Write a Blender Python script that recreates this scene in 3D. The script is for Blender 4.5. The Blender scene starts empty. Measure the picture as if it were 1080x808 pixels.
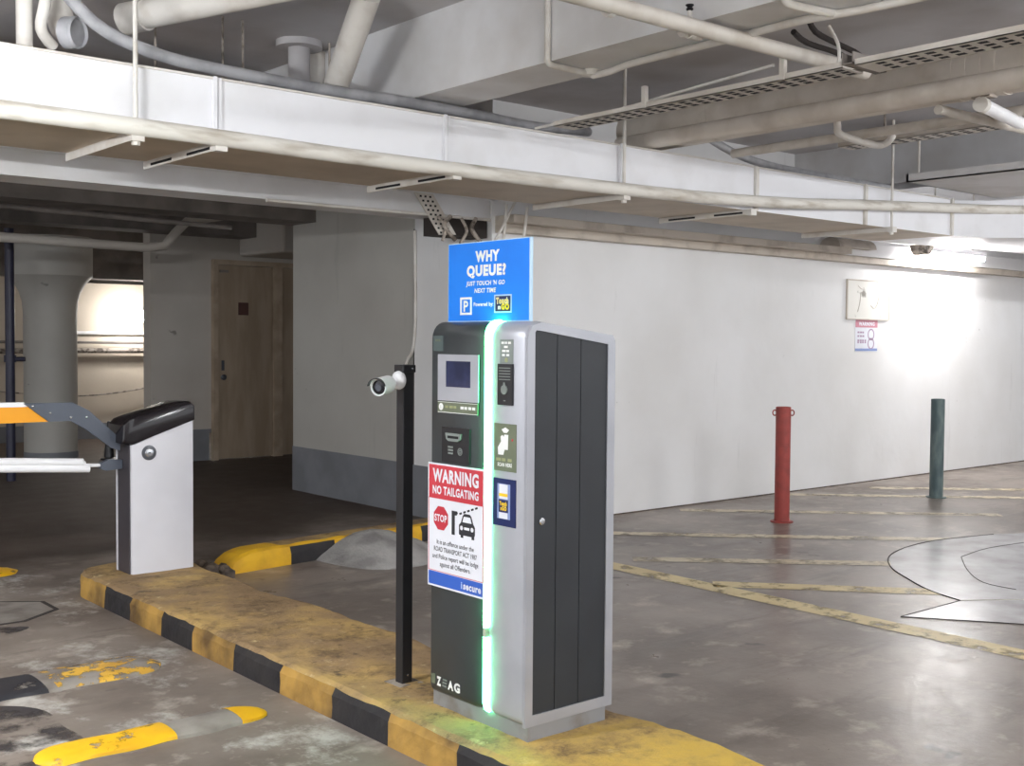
import bpy, bmesh, math, random
from mathutils import Vector, Matrix
random.seed(7)
S = bpy.context.scene
COL = S.collection
R = math.radians

# ------------------------------------------------------------------ camera
yaw, pitch, roll = R(49.7154), R(-2.1549), R(0.4242)
fw = Vector((math.cos(yaw)*math.cos(pitch), math.sin(yaw)*math.cos(pitch), math.sin(pitch)))
rt = Vector((math.sin(yaw), -math.cos(yaw), 0)); up = rt.cross(fw)
r2 = rt*math.cos(roll)+up*math.sin(roll); u2 = up*math.cos(roll)-rt*math.sin(roll)
cam = bpy.data.objects.new('camera', bpy.data.cameras.new('camera'))
COL.objects.link(cam)
cam.matrix_world = Matrix(((r2.x, u2.x, -fw.x, 0), (r2.y, u2.y, -fw.y, 0), (r2.z, u2.z, -fw.z, 1.45), (0, 0, 0, 1)))
cam.data.sensor_fit = 'HORIZONTAL'; cam.data.sensor_width = 36; cam.data.lens = 36*1212.8/1080
cam.data.clip_start = 0.05; cam.data.clip_end = 200
S.camera = cam

# ------------------------------------------------------------------ world, light, exposure
W = bpy.data.worlds.new('world'); S.world = W; W.use_nodes = True
bg = W.node_tree.nodes['Background']; bg.inputs[0].default_value = (0.95, 0.97, 1.0, 1); bg.inputs[1].default_value = 0.95
S.view_settings.view_transform = 'Standard'; S.view_settings.look = 'None'
S.view_settings.gamma = 1; S.view_settings.use_curve_mapping = False
S.view_settings.exposure = 0.97
S.cycles.max_bounces = 8; S.cycles.diffuse_bounces = 5; S.cycles.sample_clamp_indirect = 6
LAMPS = [  # bare-tube ceiling battens: x, y, z, watts
    (0.0, 3.5, 2.30, 150), (5.9, -0.6, 2.74, 100), (9.0, 0.6, 2.74, 70), (13.0, 3.2, 2.74, 60),
    (1.6, -1.4, 2.74, 95), (-1.8, 8.4, 2.9, 46)]  # last one: unseen back-aisle batten used as fill light

# ------------------------------------------------------------------ materials
MATS = {}
def nodes_of(name):
    m = bpy.data.materials.new(name); m.use_nodes = True
    nt = m.node_tree; b = nt.nodes['Principled BSDF']
    MATS[name] = m
    return m, nt, b
def N(nt, t, **kw):
    n = nt.nodes.new(t)
    for k, v in kw.items():
        if k in n.inputs: n.inputs[k].default_value = v
        else: setattr(n, k, v)
    return n
def c4(c): return (c[0], c[1], c[2], 1)
def s2l(*rgb):
    return tuple(((v/255+0.055)/1.055)**2.4 if v/255 > 0.04045 else v/255/12.92 for v in rgb)
def ramp(nt, src, a, b, lo, hi):
    n = N(nt, 'ShaderNodeMapRange'); n.inputs['From Min'].default_value = lo; n.inputs['From Max'].default_value = hi
    nt.links.new(src, n.inputs['Value'])
    m = N(nt, 'ShaderNodeMix', data_type='RGBA')
    nt.links.new(n.outputs[0], m.inputs['Factor'])
    if isinstance(a, tuple): m.inputs['A'].default_value = c4(a)
    else: nt.links.new(a, m.inputs['A'])
    if isinstance(b, tuple): m.inputs['B'].default_value = c4(b)
    else: nt.links.new(b, m.inputs['B'])
    return m.outputs['Result']
def mat(name, c1, c2=None, scale=6, rough=0.5, metal=0, bump=0.0, lo=0.4, hi=0.65, bscale=None, detail=5, stretch=None):
    m, nt, b = nodes_of(name)
    tc = N(nt, 'ShaderNodeNewGeometry')
    mp = N(nt, 'ShaderNodeMapping')
    if stretch: mp.inputs['Scale'].default_value = stretch
    nt.links.new(tc.outputs['Position'], mp.inputs[0])
    no = N(nt, 'ShaderNodeTexNoise', Scale=scale, Detail=detail); nt.links.new(mp.outputs[0], no.inputs['Vector'])
    if c2 is None: c2 = tuple(v*0.93 for v in c1)
    nt.links.new(ramp(nt, no.outputs['Fac'], c1, c2, lo, hi), b.inputs['Base Color'])
    b.inputs['Roughness'].default_value = rough; b.inputs['Metallic'].default_value = metal
    if bump:
        n2 = N(nt, 'ShaderNodeTexNoise', Scale=bscale or scale*3, Detail=6); nt.links.new(mp.outputs[0], n2.inputs['Vector'])
        bp = N(nt, 'ShaderNodeBump', Strength=bump, Distance=0.02); nt.links.new(n2.outputs['Fac'], bp.inputs['Height'])
        nt.links.new(bp.outputs[0], b.inputs['Normal'])
    return m
def emit(name, col, strength):
    m, nt, b = nodes_of(name)
    b.inputs['Base Color'].default_value = c4(col); b.inputs['Emission Color'].default_value = c4(col)
    b.inputs['Emission Strength'].default_value = strength
    return m
def worn(name, col, col2, lo, hi, scale=9, rough=0.55):
    """paint with worn-through holes (transparent where the paint is gone)"""
    m, nt, b = nodes_of(name)
    g = N(nt, 'ShaderNodeNewGeometry')
    n1 = N(nt, 'ShaderNodeTexNoise', Scale=scale, Detail=8, Roughness=0.65); nt.links.new(g.outputs['Position'], n1.inputs['Vector'])
    n2 = N(nt, 'ShaderNodeTexNoise', Scale=scale*0.45, Detail=4); nt.links.new(g.outputs['Position'], n2.inputs['Vector'])
    nt.links.new(ramp(nt, n2.outputs['Fac'], col, col2, 0.35, 0.65), b.inputs['Base Color'])
    mr = N(nt, 'ShaderNodeMapRange'); mr.inputs['From Min'].default_value = lo; mr.inputs['From Max'].default_value = hi
    nt.links.new(n1.outputs['Fac'], mr.inputs['Value']); nt.links.new(mr.outputs[0], b.inputs['Alpha'])
    b.inputs['Roughness'].default_value = rough
    return m

def concrete_floor():
    m, nt, b = nodes_of('floor_concrete')
    g = N(nt, 'ShaderNodeNewGeometry'); P = g.outputs['Position']
    def noise(s, d, r=0.5, st=None):
        v = P
        if st:
            mp = N(nt, 'ShaderNodeMapping'); mp.inputs['Scale'].default_value = st
            nt.links.new(P, mp.inputs[0]); v = mp.outputs[0]
        n = N(nt, 'ShaderNodeTexNoise', Scale=s, Detail=d, Roughness=r); nt.links.new(v, n.inputs['Vector']); return n.outputs['Fac']
    big = noise(0.9, 6, 0.6); mid = noise(4.0, 8, 0.65); fine = noise(26, 6, 0.6); streak = noise(2.2, 8, 0.7, (0.35, 1.6, 1))
    c = ramp(nt, big, s2l(148, 137, 128), s2l(108, 97, 89), 0.38, 0.62)
    c = ramp(nt, mid, c, s2l(178, 168, 158), 0.54, 0.70)
    c = ramp(nt, streak, c, s2l(92, 82, 75), 0.54, 0.72)
    sx = N(nt, 'ShaderNodeSeparateXYZ'); nt.links.new(P, sx.inputs[0])
    # back aisle behind the boom: dirt and dimmer light, both put into the colour
    add = N(nt, 'ShaderNodeMath', operation='MULTIPLY_ADD'); nt.links.new(big, add.inputs[0]); add.inputs[1].default_value = 3.2; nt.links.new(sx.outputs['Y'], add.inputs[2])
    c = ramp(nt, add.outputs[0], c, s2l(84, 71, 62), 8.3, 9.5)
    spot = noise(3.1, 3, 0.5)
    c = ramp(nt, spot, c, s2l(66, 60, 58), 0.70, 0.74)
    c = ramp(nt, fine, c, s2l(96, 88, 82), 0.66, 0.80)
    # chalky white scuffs on the entry lane side (x < 2.3)
    lane = N(nt, 'ShaderNodeMapRange'); lane.inputs['From Min'].default_value = 2.5; lane.inputs['From Max'].default_value = 2.2
    nt.links.new(sx.outputs['X'], lane.inputs['Value'])
    sc = noise(1.9, 9, 0.72, (1.0, 0.8, 1))
    mr = N(nt, 'ShaderNodeMapRange'); mr.inputs['From Min'].default_value = 0.52; mr.inputs['From Max'].default_value = 0.64
    nt.links.new(sc, mr.inputs['Value'])
    mu = N(nt, 'ShaderNodeMath', operation='MULTIPLY'); nt.links.new(mr.outputs[0], mu.inputs[0]); nt.links.new(lane.outputs[0], mu.inputs[1])
    c = ramp(nt, mu.outputs[0], c, s2l(196, 192, 186), 0.1, 1.1)
    nt.links.new(c, b.inputs['Base Color'])
    ro = N(nt, 'ShaderNodeMapRange'); ro.inputs['From Min'].default_value = 0.3; ro.inputs['From Max'].default_value = 0.7
    ro.inputs['To Min'].default_value = 0.27; ro.inputs['To Max'].default_value = 0.40
    nt.links.new(mid, ro.inputs['Value'])
    rl = N(nt, 'ShaderNodeMath', operation='MULTIPLY_ADD'); nt.links.new(lane.outputs[0], rl.inputs[0]); rl.inputs[1].default_value = 0.3; nt.links.new(ro.outputs[0], rl.inputs[2])
    dr = N(nt, 'ShaderNodeMapRange'); dr.inputs['From Min'].default_value = 7.6; dr.inputs['From Max'].default_value = 9.2; dr.inputs['To Max'].default_value = .32
    nt.links.new(add.outputs[0], dr.inputs['Value'])
    ra = N(nt, 'ShaderNodeMath', operation='ADD'); nt.links.new(rl.outputs[0], ra.inputs[0]); nt.links.new(dr.outputs[0], ra.inputs[1])
    nt.links.new(ra.outputs[0], b.inputs['Roughness'])
    bp = N(nt, 'ShaderNodeBump', Strength=0.12, Distance=0.01); nt.links.new(fine, bp.inputs['Height']); nt.links.new(bp.outputs[0], b.inputs['Normal'])
    return m

def wall_paint(name, c1, c2):
    """painted wall: faint roller mottling, grubby marks and vertical run stains"""
    m, nt, b = nodes_of(name)
    g = N(nt, 'ShaderNodeNewGeometry'); P = g.outputs['Position']
    n1 = N(nt, 'ShaderNodeTexNoise', Scale=1.1, Detail=5); nt.links.new(P, n1.inputs['Vector'])
    c = ramp(nt, n1.outputs['Fac'], c1, c2, 0.35, 0.7)
    mp = N(nt, 'ShaderNodeMapping'); mp.inputs['Scale'].default_value = (3.0, 3.0, 0.35); nt.links.new(P, mp.inputs[0])
    n2 = N(nt, 'ShaderNodeTexNoise', Scale=1.6, Detail=8, Roughness=0.7); nt.links.new(mp.outputs[0], n2.inputs['Vector'])
    c = ramp(nt, n2.outputs['Fac'], c, tuple(v*0.78 for v in c2), 0.62, 0.85)
    n3 = N(nt, 'ShaderNodeTexNoise', Scale=7, Detail=3); nt.links.new(P, n3.inputs['Vector'])
    c = ramp(nt, n3.outputs['Fac'], c, tuple(v*0.6 for v in c2), 0.735, 0.79)
    nt.links.new(c, b.inputs['Base Color']); b.inputs['Roughness'].default_value = 0.6
    n4 = N(nt, 'ShaderNodeTexNoise', Scale=9, Detail=3); nt.links.new(P, n4.inputs['Vector'])
    bp = N(nt, 'ShaderNodeBump', Strength=0.12, Distance=0.02); nt.links.new(n4.outputs['Fac'], bp.inputs['Height']); nt.links.new(bp.outputs[0], b.inputs['Normal'])
    return m

M_floor = concrete_floor()
M_wall = wall_paint('wall_white_paint', s2l(235, 235, 236), s2l(224, 223, 222))
M_pier = wall_paint('pier_grey_white_paint', s2l(188, 186, 180), s2l(176, 173, 167))
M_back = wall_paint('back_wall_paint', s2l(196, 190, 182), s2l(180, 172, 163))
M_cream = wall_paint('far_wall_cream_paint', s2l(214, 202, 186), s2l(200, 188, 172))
M_dado = mat('dado_grey_paint', s2l(128, 130, 136), s2l(116, 117, 122), 3, 0.6, bump=.1)
M_slab = mat('slab_paint', s2l(196, 194, 196), s2l(176, 172, 172), 1.5, 0.8, bump=.1)
M_beam = mat('beam_paint', s2l(224, 224, 226), s2l(206, 204, 203), 2, 0.7, bump=.1)
M_dkc = mat('dark_concrete', s2l(136, 129, 124), s2l(108, 102, 98), 3, 0.85, bump=.2)  # darker concrete tone for the back beams and small fittings
M_ledge = mat('ledge_brown_paint', s2l(196, 186, 174), s2l(150, 138, 126), 5, 0.7, bump=.15, lo=.5, hi=.8)
M_duct = mat('duct_painted_sheet', s2l(232, 232, 236), s2l(220, 219, 221), 3, 0.45, bump=.06, lo=.5, hi=.8)
M_ductw = mat('duct_underside_brown', s2l(196, 182, 164), s2l(180, 166, 148), 3, 0.6)  # browner tone for the duct's downward face
M_rust = mat('grimy_steel', s2l(170, 160, 150), s2l(92, 82, 74), 14, 0.7, lo=.45, hi=.62)
M_pipe = mat('pipe_paint', s2l(218, 214, 208), s2l(196, 188, 178), 7, 0.5, lo=.45, hi=.75)
M_pipeg = mat('pipe_grimy_paint', s2l(226, 222, 214), s2l(176, 166, 152), 9, 0.55, lo=.5, hi=.75, bump=.1, detail=8, stretch=(.4, 2, 2))
M_tray = mat('tray_galvanised', s2l(206, 200, 192), s2l(190, 182, 172), 8, 0.5)
M_bigp = mat('lagged_pipe_paint', s2l(222, 214, 204), s2l(204, 194, 182), 5, 0.6, bump=.12)
M_hose = mat('hose_grey', s2l(178, 178, 182), s2l(150, 150, 154), 9, 0.5)
M_black = mat('black_plastic', s2l(38, 38, 42), s2l(30, 30, 34), 6, 0.35)
M_hole = mat('dark_hole', (0.01, 0.01, 0.012), None, 4, 0.8)
M_pole = mat('pole_black_paint', s2l(36, 36, 40), s2l(28, 28, 31), 5, 0.45)
M_white = mat('white_plastic', s2l(240, 240, 242), s2l(232, 232, 235), 6, 0.35)
M_lens = mat('lens_glass', (0.012, 0.012, 0.016), None, 6, 0.08)
M_iris = mat('lens_ring', s2l(76, 78, 88), None, 6, 0.3)
M_silver = mat('silver_powdercoat', s2l(180, 182, 190), s2l(173, 175, 183), 6, 0.38, metal=0.25)
M_frame = mat('side_frame_aluminium', s2l(170, 172, 180), s2l(162, 164, 172), 6, 0.4, metal=0.3)
M_dark = mat('anthracite_front', s2l(58, 63, 66), s2l(52, 56, 59), 5, 0.33)
M_slat = mat('anthracite_side_panel', s2l(38, 42, 48), s2l(34, 37, 43), 5, 0.55)
M_green = emit('green_light', (0.11, 1.0, 0.38), 16.0)
M_lightoff = mat('light_diffuser_joint', s2l(190, 196, 176), None, 5, 0.4)
M_screen = mat('screen_glass', s2l(34, 40, 70), s2l(50, 58, 96), 9, 0.1)
M_olive = mat('olive_label', s2l(112, 120, 98), s2l(104, 112, 92), 12, 0.5)
M_olive2 = mat('olive_lettering', s2l(156, 160, 118), None, 12, 0.5)
M_gtag = mat('grey_label', s2l(132, 140, 136), s2l(124, 132, 128), 12, 0.5)
M_ltr = mat('white_lettering', s2l(242, 244, 242), None, 12, 0.5)
M_ink = mat('black_ink', s2l(42, 42, 48), None, 12, 0.6)
M_blue = mat('sign_blue', s2l(0, 130, 246), s2l(0, 124, 240), 5, 0.6)
M_edge = mat('sign_board_edge', s2l(190, 222, 246), None, 5, 0.4)
M_navy = mat('navy_ink', s2l(22, 36, 92), None, 9, 0.4)
M_yel = mat('logo_yellow', s2l(246, 206, 40), None, 9, 0.5)
M_red = mat('sign_red', s2l(206, 62, 74), s2l(198, 56, 68), 5, 0.45)
M_redi = mat('sign_stop_red', s2l(200, 50, 66), None, 5, 0.45)
M_paper = mat('sign_white', s2l(232, 234, 242), None, 5, 0.45)
M_sblue = mat('sign_band_blue', s2l(52, 98, 196), None, 5, 0.45)
M_pale = mat('pale_blue_lettering', s2l(178, 204, 242), None, 5, 0.45)
M_pred = mat('faded_red_ink', s2l(206, 140, 156), None, 5, 0.5)
M_pink = mat('faded_pink', s2l(226, 176, 190), None, 5, 0.5)
M_mauve = mat('faded_mauve_ink', s2l(176, 150, 176), None, 5, 0.5)
M_fblue = mat('faded_blue_ink', s2l(140, 158, 206), None, 5, 0.5)
def kerb_top():
    m, nt, b = nodes_of('kerb_top_yellow'); g = N(nt, 'ShaderNodeNewGeometry'); P = g.outputs['Position']
    def noise(sc_, d, r):
        n = N(nt, 'ShaderNodeTexNoise', Scale=sc_, Detail=d, Roughness=r); nt.links.new(P, n.inputs['Vector']); return n.outputs['Fac']
    a, f, k, h = noise(2.4, 9, .62), noise(11, 9, .7), noise(5.2, 9, .75), noise(40, 4, .6)
    c = ramp(nt, a, s2l(196, 163, 102), s2l(158, 131, 96), .40, .58)
    c = ramp(nt, k, c, s2l(112, 90, 62), .48, .66)
    c = ramp(nt, f, c, s2l(94, 78, 58), .57, .70)
    c = ramp(nt, f, s2l(216, 194, 146), c, .28, .40)
    # the nearest stretch was repainted: brighter yellow, worn at its border
    sx = N(nt, 'ShaderNodeSeparateXYZ'); nt.links.new(P, sx.inputs[0])
    ad = N(nt, 'ShaderNodeMath', operation='MULTIPLY_ADD'); nt.links.new(k, ad.inputs[0]); ad.inputs[1].default_value = 1.6; nt.links.new(sx.outputs['Y'], ad.inputs[2])
    c = ramp(nt, ad.outputs[0], s2l(222, 186, 84), c, 3.05, 3.75)
    nt.links.new(c, b.inputs['Base Color']); b.inputs['Roughness'].default_value = .8
    bp = N(nt, 'ShaderNodeBump', Strength=.9, Distance=.02); nt.links.new(k, bp.inputs['Height'])
    b2 = N(nt, 'ShaderNodeBump', Strength=.35, Distance=.008); nt.links.new(h, b2.inputs['Height']); nt.links.new(bp.outputs[0], b2.inputs['Normal'])
    nt.links.new(b2.outputs[0], b.inputs['Normal'])
    return m
M_kerby = kerb_top()
M_kerbs = mat('kerb_side_yellow', s2l(186, 146, 72), s2l(104, 80, 46), 4.5, 0.75, bump=.6, lo=.36, hi=.62, detail=8)
M_kerbn = mat('kerb_fresh_yellow', s2l(236, 184, 36), s2l(196, 142, 40), 5, 0.7, bump=.35, lo=.42, hi=.75, detail=8)
M_kerbk = mat('kerb_black', s2l(36, 34, 37), s2l(50, 46, 45), 6, 0.7, bump=.3, lo=.45, hi=.75)
M_humpy = worn('hump_yellow_paint', s2l(246, 190, 20), s2l(224, 168, 30), 0.36, 0.44, 9)
M_humpw = worn('hump_worn_yellow_paint', s2l(226, 178, 66), s2l(196, 150, 60), 0.49, 0.53, 13)
M_humpk = worn('hump_black_paint', s2l(40, 40, 46), s2l(52, 50, 54), 0.33, 0.42, 8)
M_humpc = mat('hump_concrete', s2l(150, 143, 136), s2l(122, 114, 108), 6, 0.75, bump=.3)
M_mound = mat('cement_mortar', s2l(176, 174, 172), s2l(140, 138, 136), 5, 0.9, bump=.5, bscale=30)
M_line = worn('floor_line_yellow_paint', s2l(222, 204, 156), s2l(204, 184, 134), 0.32, 0.50, 7, 0.45)
M_linef = worn('floor_line_faded_paint', s2l(206, 194, 168), s2l(196, 182, 152), 0.30, 0.54, 6, 0.4)
M_steel = mat('floor_plate_sheen_steel', s2l(206, 205, 208), s2l(164, 160, 160), 3, 0.22, lo=.38, hi=.68, detail=8)  # lighter than the slab: the floor's bright reflection is put into the colour
M_redb = mat('bollard_red_paint', s2l(160, 64, 56), s2l(138, 56, 50), 12, 0.5, bump=.1)
M_teal = mat('bollard_green_paint', s2l(70, 88, 92), s2l(112, 128, 126), 12, 0.55, bump=.1, stretch=(1, 1, .3))
M_gate = mat('gate_silver_grey', s2l(212, 212, 218), s2l(206, 206, 212), 4, 0.4)
M_gdark = mat('gate_dark_strip', s2l(72, 68, 74), s2l(60, 57, 62), 4, 0.4)
M_glid = mat('gate_lid_black', s2l(30, 26, 30), None, 4, 0.16)
M_brk = mat('boom_bracket_grey', s2l(84, 90, 102), s2l(74, 80, 92), 4, 0.4)
M_boomo = mat('boom_orange', s2l(238, 160, 24), None, 4, 0.45)
M_chrome = mat('lock_chrome', s2l(190, 192, 196), None, 4, 0.22, metal=0.9)
M_ring = mat('lock_ring_grey', s2l(84, 86, 92), None, 4, 0.3, metal=.4)
M_door = mat('door_brown_paint', s2l(166, 148, 128), s2l(150, 132, 112), 3, 0.5, stretch=(3, 3, .5))
M_dframe = mat('door_frame_paint', s2l(176, 158, 138), s2l(156, 138, 118), 5, 0.55)
M_plate = mat('dark_red_plate', s2l(84, 54, 48), None, 5, 0.5)
M_bluep = mat('pipe_dark_blue', s2l(44, 44, 66), s2l(36, 36, 56), 5, 0.45)
M_hatch = mat('hatch_scratched_paint', s2l(228, 226, 220), s2l(150, 148, 140), 9, 0.55, lo=.62, hi=.72)
M_joint = mat('dark_joint', s2l(58, 52, 50), None, 8, 0.9)
M_lamp = emit('tube_lit', (1.0, 0.98, 0.96), 165.0)
M_lampb = emit('tube_lit_far', (1.0, 0.96, 0.89), 42.0)
M_rubble = mat('rubble_dark', s2l(110, 96, 84), s2l(62, 54, 50), 16, 0.9, bump=.6)

# ------------------------------------------------------------------ mesh helpers
def root_loc(o):
    while o.parent: o = o.parent
    return o.location.copy()
class MB:
    def __init__(s): s.b = bmesh.new()
    def quad(s, *pts, mi=0):
        f = s.b.faces.new([s.b.verts.new(p) for p in pts]); f.material_index = mi; return f
    def box(s, x0, x1, y0, y1, z0, z1, bev=0, M=None):
        n = bmesh.ops.create_cube(s.b, size=1)['verts']
        for v in n:
            v.co = Vector(((x0+x1)/2+v.co.x*(x1-x0), (y0+y1)/2+v.co.y*(y1-y0), (z0+z1)/2+v.co.z*(z1-z0)))
        if M: 
            for v in n: v.co = M @ v.co
        if bev:
            es = list({e for v in n for e in v.link_edges})
            bmesh.ops.bevel(s.b, geom=es, offset=bev, segments=2, affect='EDGES', profile=.5)
        return s
    def cyl(s, p0, p1, r0, r1=None, seg=20, caps=True):
        p0, p1 = Vector(p0), Vector(p1); d = p1-p0
        r1 = r0 if r1 is None else r1
        q = d.to_track_quat('Z', 'Y').to_matrix().to_4x4(); q.translation = (p0+p1)/2
        bmesh.ops.create_cone(s.b, cap_ends=caps, segments=seg, radius1=r0, radius2=r1, depth=d.length, matrix=q)
        return s
    def tube(s, pts, r, seg=12, smooth=3):
        pts = [Vector(p) for p in pts]
        if smooth and len(pts) > 2:
            out = []
            for i in range(len(pts)-1):
                a = pts[max(i-1, 0)]; b = pts[i]; c = pts[i+1]; d = pts[min(i+2, len(pts)-1)]
                for k in range(smooth):
                    t = k/smooth
                    out.append(0.5*((2*b)+(c-a)*t+(2*a-5*b+4*c-d)*t*t+(3*b-a-3*c+d)*t**3))
            pts = out+[pts[-1]]
        rings = []; prev = None
        for i, p in enumerate(pts):
            t = (pts[min(i+1, len(pts)-1)]-pts[max(i-1, 0)]).normalized()
            if prev is None: n = t.orthogonal().normalized()
            else: n = (prev-t*prev.dot(t)).normalized()
            prev = n; bn = t.cross(n)
            rings.append([s.b.verts.new(p+(n*math.cos(2*math.pi*k/seg)+bn*math.sin(2*math.pi*k/seg))*r) for k in range(seg)])
        for a, c in zip(rings, rings[1:]):
            for k in range(seg): s.b.faces.new((a[k], a[(k+1) % seg], c[(k+1) % seg], c[k]))
        s.b.faces.new(rings[0][::-1]); s.b.faces.new(rings[-1])
        return s
    def lathe(s, prof, base, axis=(0, 0, 1), seg=28):
        q = Vector(axis).to_track_quat('Z', 'Y').to_matrix(); base = Vector(base); rings = []
        for r, h in prof:
            rings.append([s.b.verts.new(base+q @ Vector((r*math.cos(2*math.pi*k/seg), r*math.sin(2*math.pi*k/seg), h))) for k in range(seg)])
        for a, c in zip(rings, rings[1:]):
            for k in range(seg): s.b.faces.new((a[k], a[(k+1) % seg], c[(k+1) % seg], c[k]))
        s.b.faces.new(rings[0][::-1]); s.b.faces.new(rings[-1])
        return s
    def prism(s, pts, off):
        """closed solid from a flat polygon swept by off"""
        pts = [Vector(p) for p in pts]; off = Vector(off)
        a = [s.b.verts.new(p) for p in pts]; c = [s.b.verts.new(p+off) for p in pts]
        s.b.faces.new(a[::-1]); s.b.faces.new(c)
        for i in range(len(a)): s.b.faces.new((a[i], a[(i+1) % len(a)], c[(i+1) % len(a)], c[i]))
        return s
    def loft(s, rings, cap=True):
        rs = [[s.b.verts.new(p) for p in r] for r in rings]
        for a, c in zip(rs, rs[1:]):
            n = len(a)
            for k in range(n): s.b.faces.new((a[k], a[(k+1) % n], c[(k+1) % n], c[k]))
        if cap: s.b.faces.new(rs[0][::-1]); s.b.faces.new(rs[-1])
        return s
    def ring(s, outer, inner, off):
        """frame between two polygons with the same number of corners, swept by off"""
        off = Vector(off); n = len(outer)
        o0 = [s.b.verts.new(Vector(p)) for p in outer]; i0 = [s.b.verts.new(Vector(p)) for p in inner]
        o1 = [s.b.verts.new(Vector(p)+off) for p in outer]; i1 = [s.b.verts.new(Vector(p)+off) for p in inner]
        for k in range(n):
            j = (k+1) % n
            for f in ((o0[k], o0[j], i0[j], i0[k]), (o1[k], i1[k], i1[j], o1[j]), (o0[k], o1[k], o1[j], o0[j]), (i0[k], i0[j], i1[j], i1[k])):
                s.b.faces.new(f)
        return s
    def build(s, name, mats, parent=None, smooth=False, weld=False):
        b = s.b
        if weld: bmesh.ops.remove_doubles(b, verts=b.verts, dist=1e-5)
        bmesh.ops.recalc_face_normals(b, faces=b.faces)
        if parent is not None: L = root_loc(parent)
        else:
            xs = [v.co for v in b.verts]
            L = Vector(((min(v.x for v in xs)+max(v.x for v in xs))/2, (min(v.y for v in xs)+max(v.y for v in xs))/2, min(v.z for v in xs)))
        for v in b.verts: v.co -= L
        me = bpy.data.meshes.new(name); b.to_mesh(me); b.free()
        for m in (mats if isinstance(mats, (list, tuple)) else [mats]): me.materials.append(m)
        if smooth:
            me.polygons.foreach_set('use_smooth', [True]*len(me.polygons))
            try: me.set_sharp_from_angle(angle=R(38))
            except Exception: pass
        o = bpy.data.objects.new(name, me); COL.objects.link(o)
        if parent is not None: o.parent = parent
        else: o.location = L
        return o
def thing(name, label, cat, loc=(0, 0, 0), group=None):
    o = bpy.data.objects.new(name, None); COL.objects.link(o); o.location = loc; o.empty_display_size = .1
    return tag(o, label, cat, group)
def tag(o, label, cat, group=None):
    o['label'] = label; o['category'] = cat
    if group: o['group'] = group
    return o
def struct(o):
    o['kind'] = 'structure'; return o
def box(name, m, parent, *d, bev=0): return MB().box(*d, bev=bev).build(name, m, parent)

class Face:
    """a flat face in the place: origin = its bottom left, right / up / normal directions"""
    def __init__(s, o, r, n): s.o, s.r, s.n = Vector(o), Vector(r).normalized(), Vector(n).normalized(); s.u = s.n.cross(s.r)
    def p(s, u, v, d=0): return s.o+s.r*u+s.u*v+s.n*d
    def poly(s, mb, pts, d0, d1): return mb.prism([s.p(u, v, d0) for u, v in pts], s.n*(d1-d0))
    def rect(s, mb, u0, u1, v0, v1, d0, d1): return s.poly(mb, [(u0, v0), (u1, v0), (u1, v1), (u0, v1)], d0, d1)
    def disc(s, mb, u, v, r, d0, d1, n=24, a0=0): return s.poly(mb, [(u+r*math.cos(a0+2*math.pi*k/n), v+r*math.sin(a0+2*math.pi*k/n)) for k in range(n)], d0, d1)
    def circ(s, mb, u, v, r, w, d0, d1, n=28):
        f = lambda q: [s.p(u+q*math.cos(2*math.pi*k/n), v+q*math.sin(2*math.pi*k/n), d0) for k in range(n)]
        return mb.ring(f(r), f(r-w), s.n*(d1-d0))
    def text(s, mb, txt, u, v, h, d, w=None, align='CENTER', fat=0.0, shear=0.0, thick=0.0008):
        """letters of cap height h, squeezed or stretched to width w, standing off the face by d"""
        cu = bpy.data.curves.new('t', 'FONT'); cu.body = txt; cu.size = 1; cu.offset = fat; cu.space_character = 1+fat*2.8; cu.shear = shear; cu.resolution_u = 3
        o = bpy.data.objects.new('t', cu); COL.objects.link(o)
        dg = bpy.context.evaluated_depsgraph_get(); dg.update()
        me = bpy.data.meshes.new_from_object(o.evaluated_get(dg))
        bpy.data.objects.remove(o); bpy.data.curves.remove(cu)
        xs = [q.co.x for q in me.vertices]; x0, x1 = min(xs), max(xs)
        sy = h/0.70; sx = sy if w is None else w/(x1-x0)
        W_ = (x1-x0)*sx
        su = u-(W_/2 if align == 'CENTER' else 0 if align == 'LEFT' else W_)
        vs = [mb.b.verts.new(s.p(su+(q.co.x-x0)*sx, v+q.co.y*sy, d+thick)) for q in me.vertices]
        for f in me.polygons:
            try: mb.b.faces.new([vs[i] for i in f.vertices])
            except ValueError: pass
        bpy.data.meshes.remove(me)
        return mb
    def bars(s, mb, u0, u1, v, h, d, n):
        """a line of print too small to read: short strokes"""
        w = (u1-u0)/n
        for k in range(n): s.rect(mb, u0+k*w, u0+k*w+w*random.uniform(.6, .86), v, v+h, d, d+.0006)
        return mb

# ================================================================== SETTING
struct(box('floor', M_floor, None, -8, 22, -6, 19, -.2, 0))
struct(box('ceiling', M_slab, None, -8, 22, -6, 19, 3.24, 3.44))
struct(box('wall_light_block', M_wall, None, 20, 20.3, -6, 7.0, 0, 3.24))  # unseen wall added to block world light from the right
struct(box('wall_back', M_wall, None, 5.5, 20, 6.7, 7.0, 0, 3.24))
mb = MB().box(5.5, 6.0, 7.0, 9.72, .42, 3.24)
struct(mb.build('wall_pier', M_pier))
struct(box('wall_pilaster', M_wall, None, 5.47, 5.5, 6.7, 7.69, 0.42, 3.24))
struct(box('trim_13', M_joint, None, 5.468, 5.5, 7.69, 7.705, 0.0, 2.345))
mb = MB().box(5.494, 6.0, 7.0, 9.724, 0, .42).box(5.464, 5.494, 6.7, 7.70, 0, .42)
struct(mb.build('baseboard_pier', M_dado))
mb = MB().box(-8, 5.5, 6.72, 7.05, 2.345, 3.0)
struct(mb.build('trim_1', M_beam))                                          # lintel beam over the lane
mb = MB().box(-8, 5.5, 6.70, 6.72, 2.49, 3.0); struct(mb.build('trim_2', M_beam))
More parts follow.
